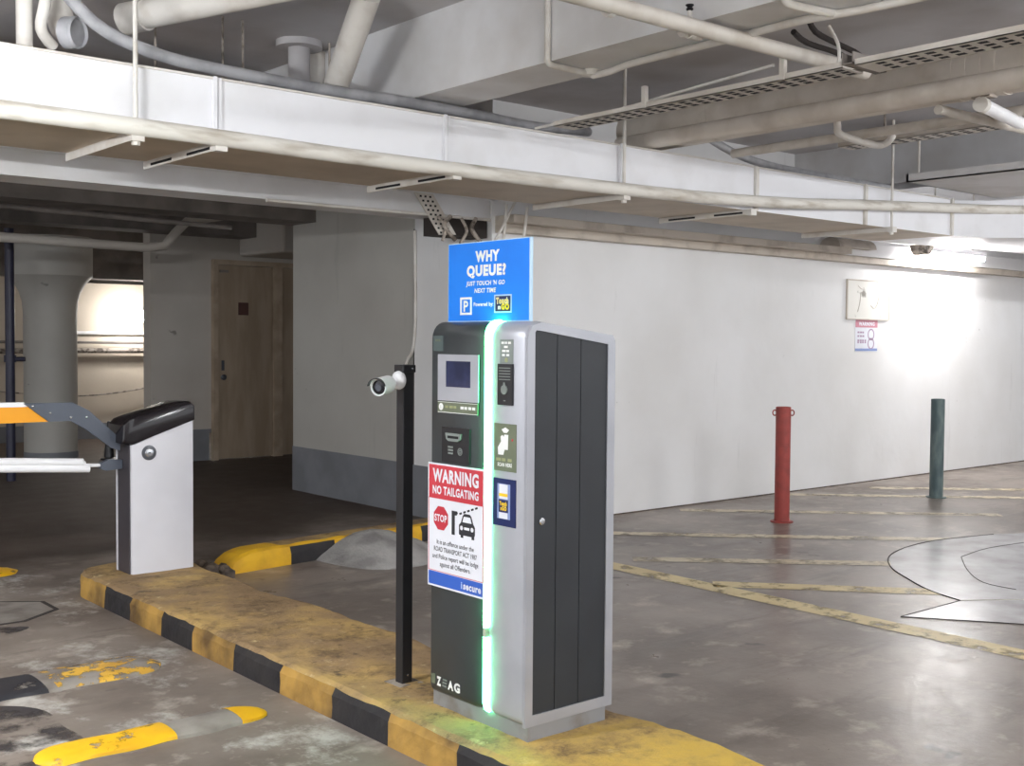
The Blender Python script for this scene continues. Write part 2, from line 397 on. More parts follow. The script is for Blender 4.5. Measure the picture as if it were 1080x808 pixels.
struct(box('trim_3', M_beam, None, 3.77, 4.12, -6, 9.6, 2.80, 3.24))         # ceiling beam running along the lane
struct(box('trim_4', M_beam, None, 9.2, 9.6, -6, 6.7, 2.86, 3.24))
struct(box('trim_12', M_rubble, None, 5.5, 20, 6.694, 6.7, 0, .010))
struct(box('trim_5', M_ledge, None, 5.5, 20, 6.60, 6.7, 2.25, 2.315, bev=.004))
struct(box('trim_6', M_ledge, None, 5.5, 9.85, 6.48, 6.7, 2.315, 2.375, bev=.004))
struct(box('trim_7', M_wall, None, 9.85, 20, 6.57, 6.7, 2.315, 2.45, bev=.004))
# the dim space behind
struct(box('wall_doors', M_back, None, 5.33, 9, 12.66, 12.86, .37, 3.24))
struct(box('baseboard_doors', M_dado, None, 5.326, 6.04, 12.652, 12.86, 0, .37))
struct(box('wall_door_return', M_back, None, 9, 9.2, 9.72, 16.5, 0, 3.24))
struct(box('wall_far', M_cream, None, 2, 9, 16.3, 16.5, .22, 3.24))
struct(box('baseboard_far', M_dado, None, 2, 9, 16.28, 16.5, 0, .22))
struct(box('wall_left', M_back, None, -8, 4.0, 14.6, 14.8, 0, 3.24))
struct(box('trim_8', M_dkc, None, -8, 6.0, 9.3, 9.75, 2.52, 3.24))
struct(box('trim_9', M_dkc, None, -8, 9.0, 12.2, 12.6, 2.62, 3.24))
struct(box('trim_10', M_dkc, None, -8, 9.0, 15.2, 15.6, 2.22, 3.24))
struct(box('trim_11', M_back, None, 6.42, 7.6, 11.6, 12.66, 2.42, 2.95, bev=.04))

# doors
def door(nm, x0, x1, y, h, open_=False):
    root = bpy.data.objects.new(nm, None); COL.objects.link(root); root.location = ((x0+x1)/2, y, 0); struct(root)
    f = MB()
    f.box(x0-.06, x0, y-.05, y+.02, 0, h+.06).box(x1, x1+.06, y-.05, y+.02, 0, h+.06).box(x0, x1, y-.05, y+.02, h, h+.06)
    f.build('door_frame', M_dframe, root)
    box('door_leaf', M_door, root, x0+.004, x1-.004, y-.02, y+.02, .012, h-.004, bev=.003)
    return root
d = door('door_1', 6.13, 6.86, 12.64, 2.31)
box('door_plate', M_plate, d, 6.40, 6.53, 12.612, 12.62, 1.72, 1.87)
box('door_closer', M_dkc, d, 6.16, 6.27, 12.605, 12.62, 2.22, 2.25)
MB().lathe([(.03, 0), (.034, .01), (.034, .03), (.02, .04)], (6.20, 12.62, 0.98), (0, -1, 0)).build('door_knob', M_ring, d, True)
box('lock_plate', M_ring, d, 6.18, 6.215, 12.61, 12.62, 1.06, 1.18)
door('door_2', 6.98, 7.75, 12.64, 2.31)

# ================================================================== KERBS
# traffic island: long kerb block with striped side
bounds = [6.62, 6.051, 5.703, 5.316, 4.967, 4.558, 4.147, 3.744, 3.365, 2.968, 2.58, 2.19, 1.8, 1.4, 1.0, .6]
sec = [(2.284, 0), (2.286, .045), (2.288, .088), (2.300, .115), (2.322, .126), (2.37, .127), (2.45, .126), (2.55, .127), (2.66, .126), (2.77, .127), (2.85, .126), (2.91, .122), (2.94, .104), (2.955, .06), (2.96, 0)]
ys = []
for a, c in zip(bounds, bounds[1:]):
    n = max(2, round((a-c)/.055)); ys += [a+(c-a)*k/n for k in range(n)]
ys.append(bounds[-1])
mb = MB(); rows = []
for y in ys:
    row = []
    t = max(0, y-6.36); ins = .26-math.sqrt(max(0, .26**2-t*t))
    wob = .012*math.sin(y*3.1)+.008*math.sin(y*7.7+1)
    for i, (x, z) in enumerate(sec):
        xx = max(x, 2.284+ins+(x-2.284)*.35) if ins > 0 else x
        if i >= 10: xx += wob*2
        j = 1 if 0 < i < len(sec)-1 else 0
        row.append(mb.b.verts.new((xx+j*random.uniform(-.0035, .0035), y, z+j*random.uniform(-.003, .003)*(1 if i > 1 else 0))))
    rows.append(row)
def stripe(y):
    for k, (a, c) in enumerate(zip(bounds, bounds[1:])):
        if c <= y <= a: return k
    return 0
for r0, r1, y0, y1 in zip(rows, rows[1:], ys, ys[1:]):
    k = stripe((y0+y1)/2)
    for i in range(len(sec)-1):
        f = mb.b.faces.new((r0[i], r0[i+1], r1[i+1], r1[i]))
        f.material_index = 0 if i >= 3 else (2 if k % 2 else (3 if k >= 9 else 1))
mb.b.faces.new(rows[0]).material_index = 1; mb.b.faces.new(rows[-1][::-1])
isl = mb.build('traffic_island', [M_kerby, M_kerbs, M_kerbk, M_kerbn])
tag(isl, 'long raised concrete kerb island with worn yellow top and black and yellow striped side', 'kerb')

# kerb across the aisle behind
mb = MB(); secs = []
segs = [(3.20, 0), (3.24, .06), (3.30, .10), (3.36, .118)] + [(3.36+.06*k, .125) for k in range(1, 36)]
for x, h in segs:
    yb = 6.44+(x-3.28)*.135*(1 if x < 4.9 else 1)
    jr = lambda: random.uniform(-.004, .004)
    secs.append([(x, yb, 0), (x, yb+.005+jr(), h*.55), (x, yb+.02+jr(), h*.9), (x, yb+.05, h+jr()), (x, yb+.16, h+jr()), (x, yb+.26, h*.9), (x, yb+.29, 0)])
rs = [[mb.b.verts.new(p) for p in s_] for s_ in secs]
for q, (a, c) in enumerate(zip(rs, rs[1:])):
    x = (secs[q][0][0]+secs[q+1][0][0])/2
    for k in range(len(a)-1):
        f = mb.b.faces.new((a[k], a[k+1], c[k+1], c[k]))
        dark = (3.66 < x < 4.0) or (4.78 < x < 5.3)
        f.material_index = 1 if dark and k < 2 else (2 if k >= 3 and x > 3.6 else 0)
mb.b.faces.new(rs[0][::-1]); mb.b.faces.new(rs[-1])
tag(mb.build('kerb', [M_kerbn, M_kerbk, M_kerby]), 'short yellow and black kerb behind the island running towards the grey pier', 'kerb')
# mortar mound
mb = MB(); rings = []
for q in range(10):
    t = q/9; rr = 1-t
    h = .165*(1-(1-t)**1.6)
    rings.append([(4.27+rr*.44*math.cos(a)*(1+.08*math.sin(3*a+1)), 6.44+rr*.50*math.sin(a)*(1+.06*math.sin(2*a)), h+.006*math.sin(5*a+q)*(1 if 0 < q < 9 else 0)) for a in [2*math.pi*k/36 for k in range(36)]])
rings[-1] = [(x, y, .165) for x, y, z in [(4.27+.03*math.cos(2*math.pi*k/36), 6.48+.03*math.sin(2*math.pi*k/36), 0) for k in range(36)]]
tag(mb.loft(rings).build('mortar_mound', M_mound, smooth=True), 'grey heap of hardened mortar slumped against the short striped kerb', 'mound')
# broken rubble at kerb end
mb = MB()
for k in range(9):
    cx, cy, r = random.uniform(3.05, 3.24), random.uniform(6.35, 6.62), random.uniform(.03, .06)
    n = bmesh.ops.create_icosphere(mb.b, subdivisions=2, radius=r)['verts']
    for v in n: v.co = Vector((cx, cy, r*.45))+v.co*random.uniform(.8, 1.15)
o = tag(mb.build('rubble', M_rubble), 'small dark heap of broken concrete between island and short kerb end', 'rubble'); o['kind'] = 'stuff'

# ================================================================== FLOOR THINGS
def hump(nm, x0, x1, y0, y1, h, cuts, label):
    """low painted hump: half-round strip along x with its round end at x1"""
    mb = MB(); n = 44; sec_n = 9; rs = []
    for k in range(n+1):
        x = x0+(x1-x0)*k/n
        e = max(0, (x-(x1-.14))/.14); w = math.sqrt(max(.0, 1-e*e*.98))
        e2 = max(0, ((x0+.1)-x)/.1) if cuts[0][3] else 0; w *= math.sqrt(max(.0, 1-e2*e2*.98))
        row = []
        for i in range(sec_n):
            a = math.pi*i/(sec_n-1); yy = (y0+y1)/2-math.cos(a)*(y1-y0)/2*w
            row.append(mb.b.verts.new((x, yy+.006*math.sin(x*23+i), max(0, h*w*math.sin(a)**.8) if 0 < i < sec_n-1 else 0)))
        rs.append((x, row))
    for (xa, a), (xb, c) in zip(rs, rs[1:]):
        for i in range(sec_n-1):
            mb.b.faces.new((a[i], a[i+1], c[i+1], c[i]))
    root = mb.build(nm, M_humpc)
    for p0, p1, m, _ in cuts:
        pm = MB(); L = [(x, r) for x, r in rs if p0-.02 <= x <= p1+.02]
        base = root.location
        src = {id(r): [None]*sec_n for x, r in L}
        P = []
        me = root.data
        for q, (x, r) in enumerate(rs):
            if p0-.02 <= x <= p1+.02: P.append([me.vertices[q*sec_n+i].co+base+Vector((0, 0, .0025)) for i in range(sec_n)])
        V = [[pm.b.verts.new(v) for v in r] for r in P]
        for a, c in zip(V, V[1:]):
            for i in range(sec_n-1): pm.b.faces.new((a[i], a[i+1], c[i+1], c[i]))
        pm.build('paint_coat', m, root, True)
    return tag(root, label, 'speed hump')
hump('speed_hump', 0.5, 2.24, 7.22, 7.50, .022, [(0.5, 2.24, M_humpy, False)], 'low yellow speed hump stub left of the silver gate housing, farthest of the three')
hump('speed_hump', 0.3, 2.09, 4.74, 5.04, .024, [(0.3, 1.56, M_humpk, False), (1.60, 2.09, M_humpw, False)], 'black painted speed hump with flaking yellow end, middle of the three left of the island')
hump('speed_hump', 1.26, 2.13, 3.89, 4.08, .026, [(1.26, 1.72, M_humpy, True), (2.0, 2.13, M_humpy, True)], 'bright yellow speed hump with bare patched middle, nearest of the three left of the island')

# manhole cover
mb = MB(); cx, cy = 1.72, 6.29
oc = [(cx+.40*math.cos(a), cy+.30*math.sin(a)) for a in [math.pi/8+math.pi/4*k for k in range(8)]]
ic = [(cx+(x-cx)*.93, cy+(y-cy)*.93) for x, y in oc]
mh = thing('manhole_cover', 'eight sided concrete manhole cover with a dark joint in the lane before the gate housing', 'manhole cover', (cx, cy, 0))
MB().ring([(x, y, 0) for x, y in oc], [(x, y, 0) for x, y in ic], (0, 0, .003)).build('joint', M_joint, mh)
MB().prism([(x, y, 0) for x, y in ic], (0, 0, .004)).build('cover_plate', M_humpc, mh)

# dark oily stains soaked into the lane
M_stain = worn('oil_stain', s2l(52, 48, 52), s2l(72, 66, 66), .44, .60, 4, .5)
def stain(cx, cy, rx, ry, label):
    mb = MB(); vs = [mb.b.verts.new((cx+rx*math.cos(a)*(1+.18*math.sin(3*a+cx*9)), cy+ry*math.sin(a)*(1+.2*math.sin(2*a+cy*7)), .0015)) for a in [2*math.pi*k/40 for k in range(40)]]
    mb.b.faces.new(vs); tag(mb.build('oil_stain', M_stain), label, 'stain')
stain(1.22, 4.30, .30, .36, 'dark oily stain on the lane between the two nearest speed humps')
stain(1.66, 5.9, .16, .10, 'small dark stain on the lane just before the manhole cover')

# painted floor lines (thin coats of paint on the slab)
def line(p0, p1, w, m, label):
    a, c = Vector((*p0, 0)), Vector((*p1, 0)); n = (c-a).normalized().cross(Vector((0, 0, 1)))*(w/2)
    k = max(4, int((c-a).length/.25)); mb = MB(); rows = []
    for i in range(k+1):
        q = a+(c-a)*i/k
        rows.append((q-n*(1+random.uniform(-.03, .03)), q+n*(1+random.uniform(-.03, .03))))
    V = [[mb.b.verts.new(v+Vector((0, 0, .0025))) for v in r] for r in rows]
    for r, s_ in zip(V, V[1:]): mb.b.faces.new((r[0], r[1], s_[1], s_[0]))
    return tag(mb.build('floor_line', m), label, 'floor marking')
line((5.255, 5.45), (5.255, -1.0), .17, M_line, 'long pale yellow bay line on the floor running past the ticket machine')
line((5.33, 4.42), (6.62, 2.98), .16, M_line, 'slanting yellow stripe that branches from the long bay line')
line((5.52, 5.26), (7.0, 3.86), .15, M_linef, 'second slanting yellow stripe from the bay line, behind the branching one')
line((5.75, 6.45), (8.2, 4.06), .15, M_linef, 'faded slanting stripe passing just in front of the red bollard')
line((7.45, 6.55), (9.4, 4.7), .15, M_linef, 'faded slanting stripe on the floor between red and green bollards')
line((9.0, 6.62), (11.2, 4.55), .16, M_linef, 'faded slanting stripe ending at wall beside the green bollard')
line((10.1, 6.4), (12.6, 4.1), .16, M_linef, 'faded slanting stripe on the floor beyond the green bollard')
line((5.5, 2.42), (6.8, 1.0), .16, M_line, 'slanting yellow stripe nearest the camera at the right edge')
# curved steel floor plate
pl = thing('floor_plate', 'steel floor plates with curved edge before the bright wall', 'floor plate', (6.9, 3.4, 0))
arc = [(5.471, 3.263), (6.08, 3.258), (6.19, 3.51), (6.40, 3.78), (6.62, 4.02), (6.943, 4.24), (7.35, 4.36), (7.8, 4.38), (8.4, 4.25), (9.1, 3.9), (9.6, 3.4), (9.6, 2.4), (7.4, 1.6), (5.825, 2.773)]
MB().prism([(x, y, .0) for x, y in arc], (0, 0, .003)).build('plate', M_steel, pl)
def seam(pts, w, z0=.003): return MB().tube([(x, y, z0) for x, y in pts], w, 4, 4)
seam(arc[:2], .003).build('seam', M_joint, pl); seam(arc[1:9], .0035).build('seam', M_joint, pl)
seam([(5.471, 3.263), (5.825, 2.773)], .003).build('seam', M_joint, pl)
seam([(7.33, 3.93), (6.93, 3.67), (6.65, 3.42), (6.61, 3.2)], .003).build('seam', M_joint, pl)
seam([(7.33, 3.93), (7.8, 3.98), (8.4, 3.9)], .003).build('seam', M_joint, pl)
seam([(6.08, 3.258), (6.6, 2.9)], .004).build('seam', M_tray, pl)

# ================================================================== TICKET MACHINE
XF, XB, Y0, Y1, ZB, ZT, ZR = 2.44, 2.843, 2.815, 3.33, .178, 1.512, 1.468
TM = thing('ticket_machine', 'tall grey and silver parking ticket machine with a lit green strip on the island', 'ticket machine', (2.64, 3.07, .125))
def prof(ins):
    """side outline in x,z: rounded front top and bottom, top falling to the back"""
    pts = []; r = .055; x0 = XF+ins; z0 = ZB+ins*.5
    for k in range(7):
        a = math.pi+math.pi/2*k/6*-1; pts.append((x0+r+r*math.cos(a), ZT-ins-r+r*math.sin(a)))
    pts += [(XB-.02, ZR-ins), (XB-.004, ZR-ins-.008), (XB, ZR-ins-.025), (XB, ZB+ins*.5)]
    rb = .03
    for k in range(4):
        a = -math.pi/2-math.pi/2*k/3; pts.append((x0+rb+rb*math.cos(a), z0+rb+rb*math.sin(a)))
    return pts
def slab_(st): return MB().loft([[(x, y, z) for x, z in prof(i)] for y, i in st])
slab_([(3.0150, .022), (3.018, .012), (3.072, .0), (3.318, 0), (3.326, .004), (Y1, .012)]).build('front_cover', M_dark, TM, True)
slab_([(Y0, .004), (2.822, 0), (2.970, 0), (2.997, .006), (3.0, .022)]).build('side_shell', M_silver, TM, True)
core = MB(); core.box(XF+.03, XB-.004, 2.99, 3.024, ZB, ZR-.02); core.build('core', M_slat, TM)
# light strip: follows the front outline, two lit lengths and an unlit joint
def strip(z0, z1, top=False, bot=False):
    P = []
    pr_ = prof(-.006)
    if top: P += [(XF+.16, ZT+.006-.105*.11), (XF+.10, ZT+.004)] + [pr_[k] for k in range(6, -1, -1)]
    else: P += [(XF-.006, z1)]
    P += [(XF-.006, (z0+z1)/2), (XF-.006, z0)]
    if bot: P += [(XF+.001, ZB+.012), (XF+.015, ZB+.001)]
    return P
def strip_mesh(P, w=.0066, dep=.024):
    mb = MB(); rings = []
    for i, (x, z) in enumerate(P):
        a, c = P[max(i-1, 0)], P[min(i+1, len(P)-1)]
        t = Vector((c[0]-a[0], c[1]-a[1])).normalized(); n = Vector((t.y, -t.x))
        if n.x > 0 and n.y < .5: n = -n
        if n.y < -.3 and i < 3: n = -n
        q = Vector((x, z)); o_ = q; i_ = q-n*dep
        rings.append([(o_.x, 3.0075-w, o_.y), (o_.x, 3.0075+w, o_.y), (i_.x, 3.0075+w, i_.y), (i_.x, 3.0075-w, i_.y)])
    return mb.loft(rings)
strip_mesh(strip(.472, ZT-.07, top=True)).build('light_strip', M_green, TM)
strip_mesh(strip(.215, .440, bot=True)).build('light_strip', M_green, TM)
strip_mesh(strip(.440, .472)).build('light_joint', M_lightoff, TM)
# silver side frame and three dark side panels
def side(pts, y): return [(x, y, z) for x, z in pts]
out = [(XF+.001, ZB), (XB, ZB), (XB, ZR-.02), (XB-.012, ZR), (XF+.06, ZT-.004), (XF+.02, ZT-.016), (XF+.002, ZT-.055)]
inn = [(XF+.034, .214), (2.808, .214), (2.808, 1.43), (2.808, 1.437), (XF+.06, 1.480), (XF+.04, 1.482), (XF+.034, 1.475)]
MB().ring(side(out, Y0), side(inn, Y0), (0, -.012, 0)).build('side_frame', M_frame, TM)
top = lambda x: 1.484-(x-2.474)*.1407
for a, c in ((2.474, 2.5745), (2.5775, 2.6825), (2.6855, 2.808)):
    MB().prism(side([(a, .214), (c, .214), (c, top(c)), (a, top(a))], Y0), (0, -.007, 0)).build('side_panel', M_slat, TM)
lk = MB().lathe([(.012, 0), (.012, .004), (.008, .006), (.004, .006)], (2.512, Y0-.007, .853), (0, -1, 0)).build('panel_lock', M_chrome, TM, True)
M_plinth = mat('plinth_scuffed_metal', s2l(150, 152, 156), s2l(112, 100, 84), 7, .5, metal=.3, lo=.5, hi=.8, detail=8)
box('plinth', M_plinth, TM, 2.462, 2.822, 2.812, 3.335, .122, .185, bev=.004)
# front fittings.  F: u from the machine's left (y = 3.33) to the right, v = height
F = Face((XF, 3.33, 0), (0, -1, 0), (-1, 0, 0))
def fr(name, m, u0, u1, v0, v1, d0, d1, parent=TM):
    return F.rect(MB(), u0, u1, v0, v1, d0, d1).build(name, m, parent)
Y = lambda y: 3.33-y
mb = MB(); mb.ring([F.p(u, v, 0) for u, v in ((Y(3.283), 1.234), (Y(3.052), 1.234), (Y(3.052), 1.397), (Y(3.283), 1.397))],
                   [F.p(u, v, 0) for u, v in ((Y(3.236), 1.283), (Y(3.096), 1.283), (Y(3.096), 1.374), (Y(3.236), 1.374))], F.n*.003)
bez = mb.build('screen_bezel', M_silver, TM)
fr('screen', M_screen, Y(3.237), Y(3.095), 1.282, 1.375, .0005, .002, bez)
card = fr('instruction_label', M_olive, Y(3.283), Y(3.055), 1.192, 1.231, 0, .003)
mb = MB(); F.rect(mb, Y(3.281), Y(3.057), 1.192, 1.194, .003, .0036); F.rect(mb, Y(3.281), Y(3.057), 1.2285, 1.230, .003, .0036)
F.disc(mb, Y(3.262), 1.212, .0125, .003, .004); F.bars(mb, Y(3.150), Y(3.062), 1.2075, .010, .003, 4); mb.build('lettering', M_ltr, card)
mb = MB(); F.text(mb, 'i', Y(3.262), 1.2055, .013, .004); mb.build('info_sign', M_olive, card)
F.bars(MB(), Y(3.238), Y(3.165), 1.2085, .009, .003, 3).build('lettering', M_olive2, card)
disp = fr('ticket_slot_unit', M_black, Y(3.253), Y(3.096), 1.018, 1.142, 0, .006)
mb = MB(); F.poly(mb, [(Y(3.226), 1.122), (Y(3.136), 1.122), (Y(3.141), 1.102), (Y(3.155), 1.094), (Y(3.208), 1.094), (Y(3.222), 1.102)], .006, .012); mb.build('slot_mouth', M_gtag, disp)
fr('slot', M_hole, Y(3.212), Y(3.150), 1.104, 1.113, .012, .0125, disp)
mb = MB()
for k in range(3): F.rect(mb, Y(3.216), Y(3.188), 1.048+k*.011, 1.054+k*.011, .006, .0066)
mb.build('icon', M_gtag, disp); mb = MB(); F.circ(mb, Y(3.148), 1.060, .013, .003, .006, .0066); F.circ(mb, Y(3.148), 1.060, .007, .003, .006, .0066)
mb.build('icon', M_gtag, disp)
sid = fr('faded_sticker', mat('faded_sticker_film', s2l(78, 92, 92), None, 9, .4), Y(3.312), Y(3.255), 1.408, 1.462, 0, .0012)
F.bars(MB(), Y(3.300), Y(3.268), 1.442, .008, .0012, 3).build('lettering', M_olive, sid)
# maker's mark low on the front
lg = fr('logo', M_olive, Y(3.316), Y(3.293), .213, .248, 0, .001)
mb = MB()
F.text(mb, 'Z', Y(3.269), .213, .030, .001, .026, fat=.06); F.text(mb, 'A', Y(3.200), .213, .030, .001, .032, fat=.05); F.text(mb, 'G', Y(3.163), .213, .030, .001, .034, fat=.05)
mb.build('lettering', M_ltr, lg)
mb = MB()
for k in range(3): F.rect(mb, Y(3.249)+k*.001, Y(3.222)-.002+k*.001, .214+k*.011, .220+k*.011, .001, .0018)
mb.build('lettering', M_gtag, lg)
# right column: help tag, intercom, scan label, card reader
tg = fr('help_label', M_gtag, Y(2.939), Y(2.873), 1.371, 1.451, 0, .002)
mb = MB()
for k, (w, n) in enumerate(((.052, 3), (.024, 1), (.044, 2), (.044, 2))): F.bars(mb, Y(2.906)-w/2, Y(2.906)+w/2, 1.436-k*.0135, .0075, .002, n)
mb.build('lettering', M_ltr, tg)
F.disc(MB(), Y(2.906), 1.383, .008, .002, .003).build('icon', M_olive2, tg)
ic_ = fr('intercom', M_black, Y(2.944), Y(2.870), 1.234, 1.370, 0, .008)
mb = MB()
for k in range(5): F.rect(mb, Y(2.936), Y(2.878), 1.317+k*.0095, 1.320+k*.0095, .008, .009)
mb.build('grille', M_gtag, ic_)
mb = MB(); F.disc(mb, Y(2.907), 1.285, .0155, .008, .012); F.poly(mb, [(Y(2.912), 1.298), (Y(2.902), 1.298), (Y(2.905), 1.309), (Y(2.911), 1.309)], .008, .011); mb.build('call_button', M_gtag, ic_)
F.rect(MB(), Y(2.912), Y(2.902), 1.247, 1.250, .008, .0086).build('lettering', M_gtag, ic_)
sc = fr('scan_label', M_olive, Y(2.966), Y(2.853), 1.014, 1.172, 0, .002)
mb = MB()
F.poly(mb, [(Y(2.944), 1.068), (Y(2.918), 1.068), (Y(2.911), 1.086), (Y(2.895), 1.086), (Y(2.893), 1.136), (Y(2.913), 1.136), (Y(2.916), 1.128), (Y(2.924), 1.134), (Y(2.932), 1.128), (Y(2.930), 1.112), (Y(2.946), 1.092)], .002, .003)
F.poly(mb, [(Y(2.927), 1.152), (Y(2.908), 1.160), (Y(2.889), 1.152), (Y(2.900), 1.142), (Y(2.916), 1.142)], .002, .003)
F.text(mb, 'SCAN HERE', Y(2.910), 1.030, .0115, .002, .074, fat=.04); mb.build('lettering', M_ltr, sc)
F.bars(MB(), Y(2.955), Y(2.865), 1.047, .010, .002, 3).build('lettering', M_olive2, sc)
F.disc(MB(), Y(2.872), 1.120, .004, .002, .003).build('indicator_light', M_redi, sc)
rd = fr('card_reader_label', M_navy, Y(2.969), Y(2.853), .831, .989, 0, .003)
mb = MB(); F.rect(mb, Y(2.946), Y(2.880), .855, .972, .003, .0036); mb.build('pale_panel', M_fblue, rd)
mb = MB(); F.rect(mb, Y(2.936), Y(2.892), .922, .970, .0036, .0042); mb.build('white_block', M_paper, rd); mb = MB(); F.rect(mb, Y(2.936), Y(2.892), .856, .876, .0036, .0042); mb.build('white_block', M_paper, rd)
F.rect(MB(), Y(2.936), Y(2.892), .930, .940, .0042, .0048).build('yellow_stripe', M_yel, rd)
F.rect(MB(), Y(2.938), Y(2.890), .877, .919, .0036, .0044).build('logo_field', M_navy, rd)
mb = MB(); F.text(mb, 'Touch', Y(2.914), .900, .013, .0044, .038, fat=.06); F.text(mb, "nGO", Y(2.912), .884, .013, .0044, .032, fat=.06); mb.build('lettering', M_yel, rd)

# ------------------------------------------------------------------ blue board on top of the machine
BS = thing('sign_board', 'bright blue board standing on top of the ticket machine reading WHY QUEUE?', 'sign', (2.51, 3.08, 1.50))
G = Face((2.497, 3.303, 1.512), (0, -1, 0), (-1, 0, 0)); GW, GH = .446, .277
G.rect(MB(), 0, GW, 0, GH, -.012, 0).build('board', M_edge, BS)
G.rect(MB(), .003, GW-.005, .003, GH-.003, 0, .001).build('blue_face', M_blue, BS)
mb = MB()
G.text(mb, 'WHY', GW*.50, .209, .034, .001, .132, fat=.058); G.text(mb, 'QUEUE?', GW*.485, .160, .034, .001, .214, fat=.058)
G.text(mb, "JUST TOUCH 'N GO", GW*.475, .126, .0145, .001, .212, fat=.035, shear=.15); G.text(mb, 'NEXT TIME', GW*.475, .1005, .0145, .001, .118, fat=.035, shear=.15)
mb.ring([G.p(u, v, .001) for u, v in ((.072, .024), (.138, .024), (.138, .086), (.072, .086))], [G.p(u, v, .001) for u, v in ((.081, .032), (.129, .032), (.129, .078), (.081, .078))], G.n*.0008)
G.text(mb, 'P', .105, .037, .036, .001, .027, fat=.03); G.text(mb, 'Powered by:', .203, .054, .013, .001, .108, fat=.03)
mb.build('lettering', M_ltr, BS)
nv = G.rect(MB(), .268, .348, .034, .086, .001, .0018).build('logo', M_navy, BS)
mb = MB(); mb.ring([G.p(u, v, .001) for u, v in ((.262, .029), (.354, .029), (.354, .091), (.262, .091))], [G.p(u, v, .001) for u, v in ((.268, .034), (.348, .034), (.348, .086), (.268, .086))], G.n*.0008); mb.build('logo_border', M_pale, nv)
mb = MB(); G.text(mb, 'Touch', .306, .061, .019, .0018, .066, fat=.07); G.text(mb, 'n', .290, .042, .014, .0018, .014, fat=.06); mb.build('lettering', M_ltr, nv)
mb = MB(); G.text(mb, 'Touch', .306, .0615, .018, .0024, .062, fat=.02); G.text(mb, 'GO', .322, .041, .018, .0024, .042, fat=.07); mb.build('lettering', M_yel, nv)

# ------------------------------------------------------------------ warning notice on the machine's front
WS = thing('warning_sign', 'red, white and blue WARNING NO TAILGATING notice fixed on the ticket machine front', 'sign', (2.43, 3.17, .57))
H = Face((XF, 3.331, .568), (0, -1, 0), (-1, 0, 0)); HW, HH = .322, .442
H.rect(MB(), 0, HW, 0, HH, .0005, .008).build('board', M_paper, WS)
e = .0087
H.rect(MB(), .007, HW-.007, .318, HH-.006, .008, e).build('red_header', M_red, WS)
H.rect(MB(), .007, HW-.007, .007, .054, .008, e).build('blue_band', M_sblue, WS)
mb = MB()
mb.ring([H.p(u, v, .008) for u, v in ((.004, .056), (HW-.004, .056), (HW-.004, .318), (.004, .318))], [H.p(u, v, .008) for u, v in ((.007, .058), (HW-.007, .058), (HW-.007, .316), (.007, .316))], H.n*.0006)
mb.build('red_outline', M_red, WS)
mb = MB(); H.text(mb, 'WARNING', HW*.5, .378, .044, e, .262, fat=.04); H.text(mb, 'NO TAILGATING', HW*.5, .334, .028, e, .262, fat=.035); mb.build('lettering', M_paper, WS)
mb = MB(); H.disc(mb, .078, .248, .045, .008, e, 8, math.pi/8); so = mb.build('stop_octagon', M_redi, WS)
mb = MB(); H.text(mb, 'STOP', .078, .2365, .024, e, .072, fat=.03); mb.build('lettering', M_paper, so)
# pictogram: gate post, raised arm, car from the front
mb = MB(); H.poly(mb, [(.141, .199), (.159, .199), (.159, .268), (.168, .268), (.176, .276), (.172, .283), (.141, .283)], .008, e)
a0, a1 = Vector((.185, .276)), Vector((.294, .311)); tn = (a1-a0).normalized(); nn = Vector((-tn.y, tn.x))*.0035
for k in range(5):
    q0, q1 = a0+(a1-a0)*(k/5), a0+(a1-a0)*((k+.62)/5)
    H.poly(mb, [tuple(q0-nn), tuple(q1-nn), tuple(q1+nn), tuple(q0+nn)], .008, e)
mb.build('barrier_pictogram', M_ink, WS)
mb = MB(); H.poly(mb, [(.183, .205), (.193, .203), (.193, .195), (.207, .195), (.207, .204), (.254, .204), (.254, .195), (.268, .195), (.268, .205), (.272, .212), (.272, .238), (.263, .248), (.252, .273), (.243, .280), (.214, .280), (.205, .273), (.194, .248), (.183, .238)], .008, e)
cr = mb.build('car_pictogram', M_ink, WS)
mb = MB(); H.poly(mb, [(.203, .250), (.254, .250), (.246, .270), (.211, .270)], e, e+.0006); H.disc(mb, .198, .229, .008, e, e+.0006, 12); H.disc(mb, .257, .229, .008, e, e+.0006, 12); H.rect(mb, .213, .242, .2245, .2335, e, e+.0006)
mb.build('car_detail', M_paper, cr)
mb = MB()
H.text(mb, 'It is an offence under the', HW*.5, .155, .0165, .008, .212, fat=.005); H.text(mb, 'ROAD TRANSPORT ACT 1987', HW*.5, .129, .0165, .008, .245, fat=.005)
H.text(mb, 'and Police report will be lodge', HW*.5, .103, .0165, .008, .262, fat=.005); H.text(mb, 'against all Offenders.', HW*.5, .077, .0165, .008, .175, fat=.005)
mb.build('lettering', M_ink, WS)
mb = MB(); H.text(mb, 'secure', HW-.014, .018, .024, e, .098, 'RIGHT', fat=.035); mb.build('lettering', M_paper, WS)
mb = MB(); H.text(mb, 'i', HW-.118, .018, .024, e, .007, 'RIGHT', fat=.03); mb.build('lettering', M_pale, WS)

